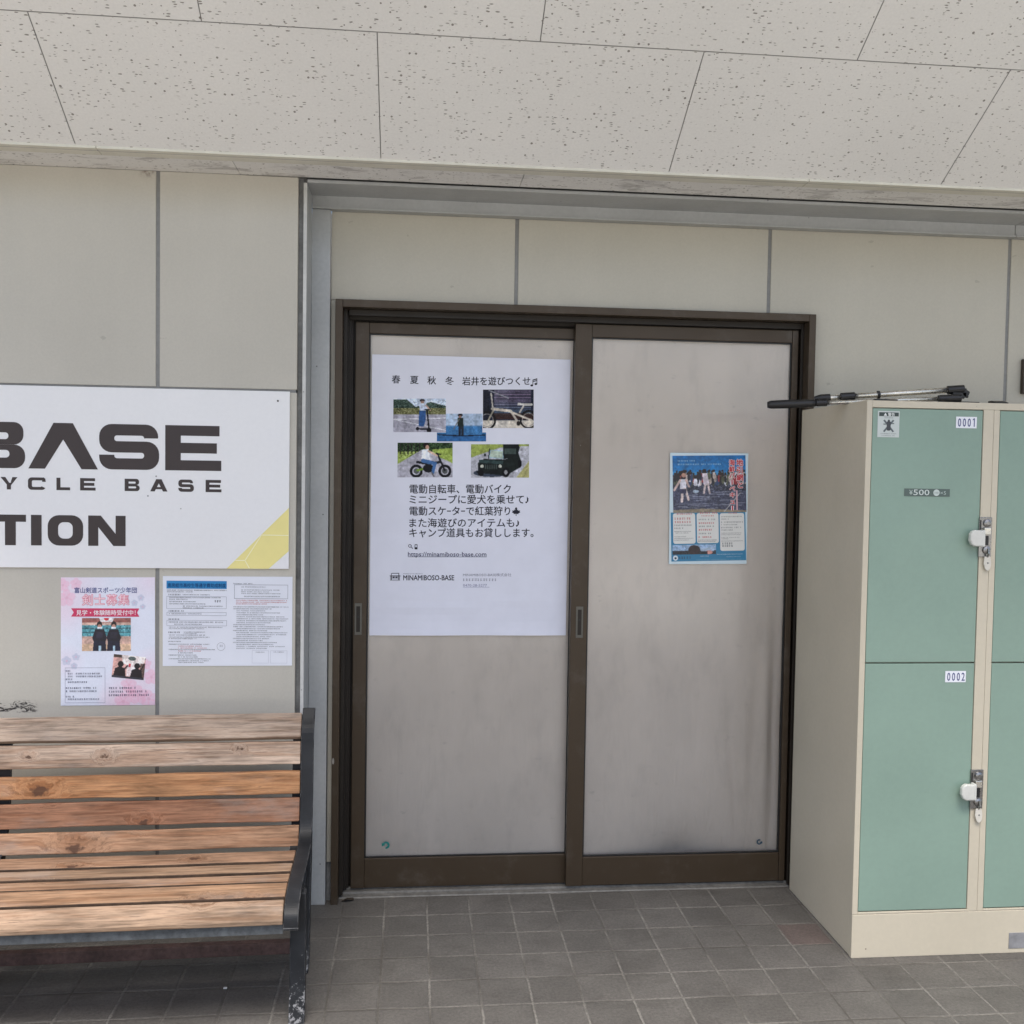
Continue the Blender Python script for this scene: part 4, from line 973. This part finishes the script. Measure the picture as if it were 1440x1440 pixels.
c.line(.36, .8, .56, .72, .03, (120, 150, 60)); c.ell(.56, .74, .10, .12, (30, 30, 36)); c.line(.36, .56, .6, .62, .035, (34, 34, 40)); c.line(.72, .32, .86, .8, .028, (36, 36, 42)); c.line(.56, .6, .78, .56, .035, (40, 44, 48)); c.ell(.52, .08, .055, .09, (38, 30, 30)); c.ell(.54, .13, .035, .06, (186, 150, 132)); c.poly([(.44, .2), (.56, .18), (.6, .48), (.44, .52)], (226, 230, 238)); c.line(.56, .24, .72, .38, .024, (206, 176, 160)); c.line(.46, .52, .68, .6, .055, (74, 108, 152)); c.line(.68, .6, .64, .86, .045, (74, 108, 152)); c.line(.7, .3, .78, .34, .016, (30, 30, 34)); c.line(.62, .86, .66, .97, .02, (110, 108, 112))
s.raster('picture#4', 222, 640, 566, 858, c)
c = Canvas(74, 42, (186, 186, 194)); c.poly([(0, 0), (1, 0), (1, .05), (.5, .1), (.0, .4)], (150, 162, 88)); c.poly([(.78, 1), (1, .5), (1, 1)], (176, 172, 120)); c.noise(9); c.ell(.36, .86, .32, .12, (66, 74, 88))
c.poly([(.12, .56), (.22, .44), (.58, .46), (.82, .28), (.86, .5), (.84, .7), (.6, .94), (.12, .86)], (30, 38, 36)); c.poly([(.14, .46), (.56, .50), (.54, .60), (.14, .56)], (58, 76, 76)); c.poly([(.32, .16), (.56, .2), (.56, .44), (.30, .40)], (150, 180, 196)); c.poly([(.34, .18), (.55, .22), (.54, .42), (.32, .38)], (178, 192, 176)); c.line(.32, .14, .30, .44, .014, (24, 28, 30)); c.line(.56, .18, .57, .48, .016, (24, 28, 30)); c.poly([(.55, 0), (.82, 0), (.84, .1), (.80, .36), (.58, .44), (.55, .12)], (28, 34, 34)); c.rect(.58, .12, .78, .3, (70, 82, 78)); c.rect(.14, .6, .54, .76, (24, 30, 30))
for k in range(7): c.rect(.24+.032*k, .6, .253+.032*k, .74, (78, 88, 84))
for cx in (.19, .5): c.ell(cx, .66, .03, .05, (206, 208, 196))
c.rect(.1, .8, .56, .86, (30, 34, 36)); c.ell(.6, .84, .065, .15, (20, 20, 24)); c.ell(.6, .84, .03, .07, (150, 150, 152)); c.ell(.84, .58, .035, .12, (20, 20, 24)); c.ell(.17, .86, .05, .1, (20, 20, 24)); c.ell(.24, .32, .02, .04, (30, 34, 36))
s.raster('picture#5', 682, 650, 1050, 860, c)
s.build(pw, M['paper'], {'picture#1': 'picture of a rider on a kick scooter', 'picture#2': 'picture of a folding bicycle', 'picture#3': 'picture of a paddle boarder on blue water', 'picture#4': 'picture of a rider on a small motorbike', 'picture#5': 'picture of a dark green open jeep'})

# ================================================================== BLUE POSTER
bp = thing('poster', 'small blue beach event poster with red vertical lettering on the right pane', 'poster', (1.09, .072, 1.43))
BW, BH = .2975, .414
s = Sheet(.9435, 1.6355, .0722, bil((170, 122), (1006, 135), (137, 1312), (965, 1325), BW, BH), lambda u, v: -.0006, tilt=.0)
s.tilt = rad(.55)
s.sheet('paper', BW, BH, (205, 224, 232), 4, 4)
c = Canvas(104, 82, (28, 118, 178)); c.put(c.y < .32, (34, 122, 180)); c.a[:, :, :] += (np.clip(.30-c.y, 0, .3)*-.25)[..., None]
c.put((c.y > .28) & (c.y < .40), (120, 168, 196), .35); c.rect(0, .34, 1, .66, (62, 66, 84)); c.noise(17, .36, .68, 2); c.rect(0, .62, 1, 1, (72, 76, 98)); c.noise(10, .62, 1, 2)
for k in range(150):
    x = RNG.uniform(.02, .99); y = .34+RNG.uniform(-.03, .10); col = [(40, 40, 52), (150, 60, 66), (206, 206, 216), (52, 72, 108), (88, 92, 74), (182, 170, 164)][RNG.integers(6)]
    c.ell(x, y-.045, .014, .022, (44, 34, 36)); c.ell(x, y+.04, .020, .065, col)
for k in range(26): yy = RNG.uniform(.62, .98); xx = RNG.uniform(0, .8); c.line(xx, yy, xx+RNG.uniform(.1, .3), yy+RNG.uniform(-.03, .03), .006, (128, 132, 150))
c.poly([(.0, .95), (.4, .93), (1, .97), (1, 1), (0, 1)], (142, 132, 116)); c.line(.70, .98, .92, .66, .008, (176, 176, 180))
# wading child with a net
c.ell(.135, .31, .042, .05, (36, 28, 30)); c.ell(.15, .34, .03, .04, (182, 142, 126)); c.poly([(.09, .41), (.18, .41), (.18, .60), (.10, .60)], (216, 214, 224)); c.line(.1, .43, .02, .60, .02, (200, 176, 170)); c.line(.18, .43, .22, .54, .018, (196, 170, 164)); c.line(.13, .6, .12, .80, .022, (206, 190, 186)); c.line(.17, .58, .21, .77, .02, (206, 190, 186)); c.poly([(.09, .58), (.18, .58), (.18, .66), (.1, .66)], (64, 64, 92))
c.ell(.43, .27, .03, .035, (36, 28, 30)); c.poly([(.40, .31), (.47, .31), (.50, .52), (.42, .52)], (206, 196, 206)); c.line(.44, .52, .42, .66, .018, (190, 176, 176)); c.line(.48, .5, .50, .66, .016, (190, 176, 176)); c.ell(.31, .63, .04, .03, (170, 186, 204))
s.raster('picture', 192, 155, 975, 765, c)
s.rect('print', 165, 760, 962, 1285, (40, 126, 168), .6)
for x0, y0, x1, y1 in ((188, 770, 424, 1096), (440, 770, 672, 1094), (686, 775, 948, 1180)): s.rrect('print', x0, y0, x1, y1, 22, (226, 226, 222), 2)
def col_text(st, xc, y0, y1, size):
    n = len(st)
    for i, ch in enumerate(st):
        y = y0+(y1-y0)*(i+.5)/n; rot = rad(90) if ch == 'ー' else 0
        for bd, colr, ly in ((.085, (236, 230, 232), 3), (.03, (190, 36, 54), 4)):
            if rot: s.rect('lettering', xc-(7 if ly == 4 else 15), y-size*.38, xc+(7 if ly == 4 else 15), y+size*.38, colr, ly)
            else: s.text('lettering', ch, xc-size*.47, y+size*.36, size, colr, ly, bold=bd)
col_text('地引網と', 908, 195, 515, 76); col_text('海鮮バーベキュー', 824, 200, 755, 66)
s.dashes('lettering', 248, 203, 430, 15, (150, 196, 222), 2); s.dashes('lettering', 248, 240, 705, 17, (150, 196, 222), 2)
s.rect('lettering', 866, 530, 882, 745, (214, 170, 176), 2); 
RD, GY = (190, 60, 62), (92, 90, 96)
for x0, x1, y, h, cl in ((228, 400, 768, 18, RD), (205, 380, 815, 24, RD), (205, 395, 852, 24, RD), (200, 380, 890, 16, GY), (200, 305, 922, 16, GY), (200, 380, 960, 10, GY), (215, 350, 976, 10, GY), (200, 330, 1015, 10, GY), (200, 400, 1034, 10, GY), (200, 370, 1052, 10, GY),
                         (475, 660, 762, 18, RD), (490, 630, 792, 16, RD), (460, 650, 832, 16, GY), (460, 636, 868, 20, RD), (460, 622, 905, 16, GY), (460, 612, 940, 20, RD), (460, 590, 982, 16, GY), (455, 610, 1018, 20, RD), (450, 655, 1055, 10, GY), (450, 640, 1070, 10, GY),
                         (780, 880, 768, 15, RD), (705, 930, 806, 13, GY), (705, 790, 832, 13, GY), (700, 936, 864, 15, GY), (700, 870, 893, 12, GY), (700, 930, 922, 15, GY), (700, 830, 950, 13, GY), (700, 920, 985, 9, GY), (700, 905, 1002, 9, GY), (700, 895, 1032, 9, GY), (700, 780, 1046, 9, GY), (700, 930, 1070, 9, GY), (708, 820, 1090, 22, GY), (708, 820, 1116, 22, GY)):
    s.dashes('lettering', x0, y, x1, h, cl, 3)
c = Canvas(60, 14, (150, 176, 206)); c.rect(0, .6, 1, 1, (52, 56, 66)); c.noise(12, 0, 1, 1); c.ell(.5, .55, .14, .5, (56, 44, 50)); c.rect(.66, .3, .95, .7, (170, 190, 212)); c.ell(.84, .8, .08, .2, (206, 150, 140)); c.rect(.66, .7, .8, 1, (40, 42, 50))
s.raster('picture#2', 178, 1108, 640, 1212, c, 1.5)
s.add('lettering', [(208+26*math.cos(rad(24*k)), 1248+28*math.sin(rad(24*k))) for k in range(15)], [tuple(range(15))], (222, 232, 238), 2); s.add('lettering', [(208+12*math.cos(rad(24*k)), 1250+12*math.sin(rad(24*k))) for k in range(15)], [tuple(range(15))], (36, 60, 86), 3)
s.dashes('lettering', 242, 1234, 370, 26, (40, 66, 92), 2); s.dashes('lettering', 650, 1212, 930, 9, (200, 220, 230), 2); s.dashes('lettering', 470, 1228, 560, 9, (200, 220, 230), 2); s.dashes('lettering', 750, 1240, 905, 9, (160, 196, 212), 2); s.dashes('lettering', 430, 1268, 940, 9, (130, 180, 200), 2)
s.build(bp, M['gloss'], {'picture': 'picture of people hauling a net on a crowded beach', 'picture#2': 'strip of tiny photographs along the poster foot'})

# ================================================================== KENDO POSTER
kp = thing('poster', 'portrait pink and white club poster with blossom corners under the signboard', 'poster', (LX(-1.003), YL, LZ(.97)))
KW, KH = .2985, .4235
s = Sheet(LX(-1.153), LZ(1.1845), YL-.0012, bil((95, 47), (600, 50), (97, 727), (598, 727), KW, KH), lambda u, v: -.0006*math.sin(9*u+2*v))
c = Canvas(90, 128, (226, 230, 244))
def blot(cx, cy, r, cl, al):
    dd = np.hypot((c.x-cx), (c.y-cy)*1.42); f = np.clip(1-dd/r, 0, 1)[..., None]*al; c.a = c.a*(1-f)+np.array(cl)/255*f
for (cx, cy, r, al) in ((.0, .0, .55, .75), (.95, .02, .35, .5), (.05, .28, .28, .5), (.75, .92, .38, .8), (1.0, .72, .28, .7), (.05, .66, .22, .4), (.6, 1, .25, .7)): blot(cx, cy, r, (240, 206, 222), al*.8)
def flower(cx, cy, r, cl, al=.6):
    for k in range(5): a = rad(72*k+RNG.uniform(0, 60)*0-90); c.ell(cx+r*.62*math.cos(a), cy+r*.44*math.sin(a), r*.46, r*.33, cl, al)
    c.ell(cx, cy, r*.2, r*.14, (222, 150, 178), al)
for q in ((.06, .16, .09), (.16, .05, .06), (.02, .06, .07), (.9, .68, .06), (.96, .78, .08), (.72, .84, .08), (.82, .92, .10), (.66, .97, .09), (.93, .95, .09), (.74, .9, .05)): flower(*q, (238, 182, 206), .5)
for q in ((.78, .20, .035), (.85, .16, .035), (.87, .23, .03), (.16, .62, .04), (.06, .65, .05), (.14, .69, .035)): flower(*q, (186, 192, 214), .6)
c.noise(2)
s.raster('paper', 95, 47, 600, 727, c, 0)
NB, PK = (66, 78, 140), (206, 66, 104)
s.text('lettering', '富山剣道スポーツ少年団', 168, 127, 32, NB, 2, width=334, bold=.012)
for i, ch in enumerate('剣士募集'):
    s.text('lettering', ch, 208+64.5*i, 189, 62, (222, 74, 110), 2, bold=.034); s.text('lettering', ch, 208+64.5*i, 189, 62, (246, 222, 232), 3)
s.poly('lettering', [(150, 210), (516, 212), (504, 234), (516, 256), (150, 254), (164, 232)], (204, 48, 96), 2)
s.text('lettering', '見学・体験随時受付中！', 178, 245, 30, (246, 236, 242), 3, width=318, bold=.014)
c = Canvas(66, 44, (198, 166, 154)); c.rect(0, 0, 1, .14, (150, 96, 90)); c.rect(0, .22, 1, .55, (88, 150, 160)); c.rect(0, .3, 1, .33, (60, 90, 100)); c.rect(0, .42, 1, .45, (60, 90, 100)); c.noise(16, .2, .6, 3); c.poly([(.35, 0), (.66, 0), (.62, .12), (.38, .12)], (232, 228, 228)); c.ell(.5, .02, .05, .06, (206, 60, 70)); c.rect(0, .78, 1, 1, (206, 176, 150)); c.noise(6)
for cx in (.36, .65):
    c.ell(cx, .2, .055, .1, (34, 28, 34)); c.ell(cx, .25, .04, .06, (182, 140, 124)); c.rect(cx-.05, .27, cx+.05, .33, (222, 222, 228)); c.poly([(cx-.09, .34), (cx+.09, .34), (cx+.15, .6), (cx+.12, .72), (cx-.12, .72), (cx-.15, .6)], (30, 30, 46)); c.rect(cx-.07, .42, cx+.07, .62, (44, 42, 58)); c.poly([(cx-.12, .7), (cx+.12, .7), (cx+.14, 1), (cx-.14, 1)], (34, 36, 58)); c.rect(cx-.02, .84, cx+.03, 1, (170, 196, 210))
s.raster('picture#1', 208, 262, 470, 437, c, 1.5)
c = Canvas(48, 34, (212, 168, 160)); c.rect(0, 0, 1, .12, (88, 76, 70)); c.poly([(.25, 0), (1, 0), (.95, .4), (.6, .5), (.3, .35)], (232, 220, 216)); c.ell(.58, .12, .12, .09, (84, 92, 90)); c.rect(.45, .4, .75, .9, (230, 214, 214)); c.rect(.5, .35, .56, .5, (200, 70, 84)); c.rect(.85, .3, 1, 1, (104, 84, 78)); c.noise(7)
for cx, y in ((.24, .4), (.76, .42)): c.ell(cx, y, .09, .13, (34, 28, 34)); c.poly([(cx-.2, 1), (cx-.16, y+.2), (cx, y+.08), (cx+.15, y+.2), (cx+.2, 1)], (36, 30, 38))
c.line(.36, .62, .46, .45, .03, (36, 30, 38)); c.line(.88, .6, .97, .3, .025, (36, 30, 38)); c.rect(0, .92, 1, 1, (60, 62, 72))
s.raster('picture#2', 372, 462, 545, 585, c, 1.5, rot=rad(6))
DI = (56, 60, 92)
s.frame('lettering', 118, 525, 332, 712, 1.4, (140, 140, 160), 2)
for x0, x1, y, h in ((122, 154, 538, 9), (133, 162, 552, 9), (176, 312, 552, 9), (133, 162, 567, 9), (176, 316, 567, 9), (122, 160, 582, 9), (133, 250, 597, 9), (122, 292, 628, 10), (122, 292, 645, 10), (122, 172, 674, 9), (133, 300, 688, 9), (352, 512, 629, 11), (352, 556, 648, 11), (352, 574, 667, 11)): s.dashes('lettering', x0, y, x1, h, DI, 3)
s.build(kp, M['gloss'], {'picture#1': 'picture of two people in dark fencing armour', 'picture#2': 'tilted picture of two dark figures from behind'})

# ================================================================== NOTICE
npn = thing('notice', 'landscape white notice of small print with a blue heading bar right of the pink poster', 'notice', (LX(-.612), YL, LZ(1.04)))
NW, NH = .4215, .2995
s = Sheet(LX(-.827), LZ(1.1905), YL-.0012, bil((637, 40), (1338, 38), (640, 520), (1340, 515), NW, NH), lambda u, v: -.0008*math.sin(6*u))
s.sheet('paper', NW, NH, (226, 229, 238), 8, 6)
s.rect('lettering', 657, 64, 981, 106, (52, 134, 192), 1); s.text('lettering', '南房総市高校生等通学費助成制度', 664, 97, 24, (26, 62, 108), 2, width=312, bold=.012)
T1, R1 = (58, 62, 74), (186, 62, 62)
for y in (111, 120): s.dashes('lettering', 660, y, 980 if y < 115 else 800, 6, T1)
s.dashes('lettering', 668, 134, 738, 8, (62, 64, 76)); s.dashes('lettering', 745, 135, 890, 6, T1); s.frame('lettering', 658, 147, 980, 212, 1.2, (120, 124, 138), 2)
for y, x1 in ((150, 950), (160, 770), (172, 820), (184, 870), (196, 960), (206, 858)): s.dashes('lettering', 672 if y < 190 else 746, y, x1, 6, T1)
s.dashes('lettering', 916, 166, 958, 12, (60, 60, 70)); s.dashes('lettering', 670, 221, 756, 8, (62, 64, 76)); s.frame('lettering', 660, 231, 980, 249, 1.2, (120, 124, 138), 2); s.dashes('lettering', 672, 237, 846, 6, T1)
s.dashes('lettering', 670, 265, 728, 8, (62, 64, 76)); s.frame('lettering', 660, 274, 983, 304, 1.2, (120, 124, 138), 2); s.dashes('lettering', 670, 281, 970, 7, (80, 82, 96)); s.dashes('lettering', 700, 293, 850, 6, T1); s.dashes('lettering', 672, 309, 960, 5, T1); s.dashes('lettering', 672, 317, 860, 5, T1)
s.dashes('lettering', 668, 335, 736, 9, (62, 64, 76))
for y, x0, x1, cl in ((335, 752, 866, T1), (343, 752, 820, T1), (351, 672, 866, T1), (362, 672, 892, T1), (370, 672, 820, T1), (385, 668, 738, (62, 64, 76)), (400, 672, 890, T1), (410, 722, 850, R1), (420, 722, 880, R1), (428, 672, 920, T1), (436, 722, 850, R1), (446, 722, 800, T1), (458, 672, 820, T1), (468, 722, 830, T1), (478, 672, 900, T1), (488, 722, 890, T1), (497, 722, 860, T1)): s.dashes('lettering', x0, y, x1, 5.5, cl)
s.dashes('lettering', 1016, 74, 1125, 6, T1); s.frame('lettering', 1022, 82, 1314, 157, 1.4, (88, 90, 104), 2)
for y, x1 in ((92, 1190), (108, 1270), (118, 1210), (127, 1275)): s.dashes('lettering', 1060, y, x1, 5, T1)
s.dashes('lettering', 1075, 142, 1275, 6, T1)
for y in (163, 173, 182): s.dashes('lettering', 1032, y, 1308 if y < 180 else 1200, 6, R1)
y = 198
while y < 425: s.dashes('lettering', 1036 if random.random() > .25 else 1018, y, random.uniform(1180, 1325), 5.5, T1); y += 10.6
s.frame('lettering', 1122, 434, 1212, 502, 1, (170, 172, 184), 2); s.frame('lettering', 1222, 434, 1313, 502, 1, (170, 172, 184), 2); s.dashes('lettering', 1142, 441, 1192, 5, T1); s.dashes('lettering', 1240, 440, 1296, 5, T1)
for k in range(24):
    a, b = rad(15*k), rad(15*(k+1)); s.poly('lettering', [(953+22*math.cos(a), 414+22*math.sin(a)), (953+22*math.cos(b), 414+22*math.sin(b)), (953+20.5*math.cos(b), 414+20.5*math.sin(b)), (953+20.5*math.cos(a), 414+20.5*math.sin(a))], (140, 142, 154))
s.rect('lettering', 947, 404, 950, 416, (140, 142, 154)); s.rect('lettering', 957, 404, 960, 416, (140, 142, 154))
s.build(npn, M['paper'])
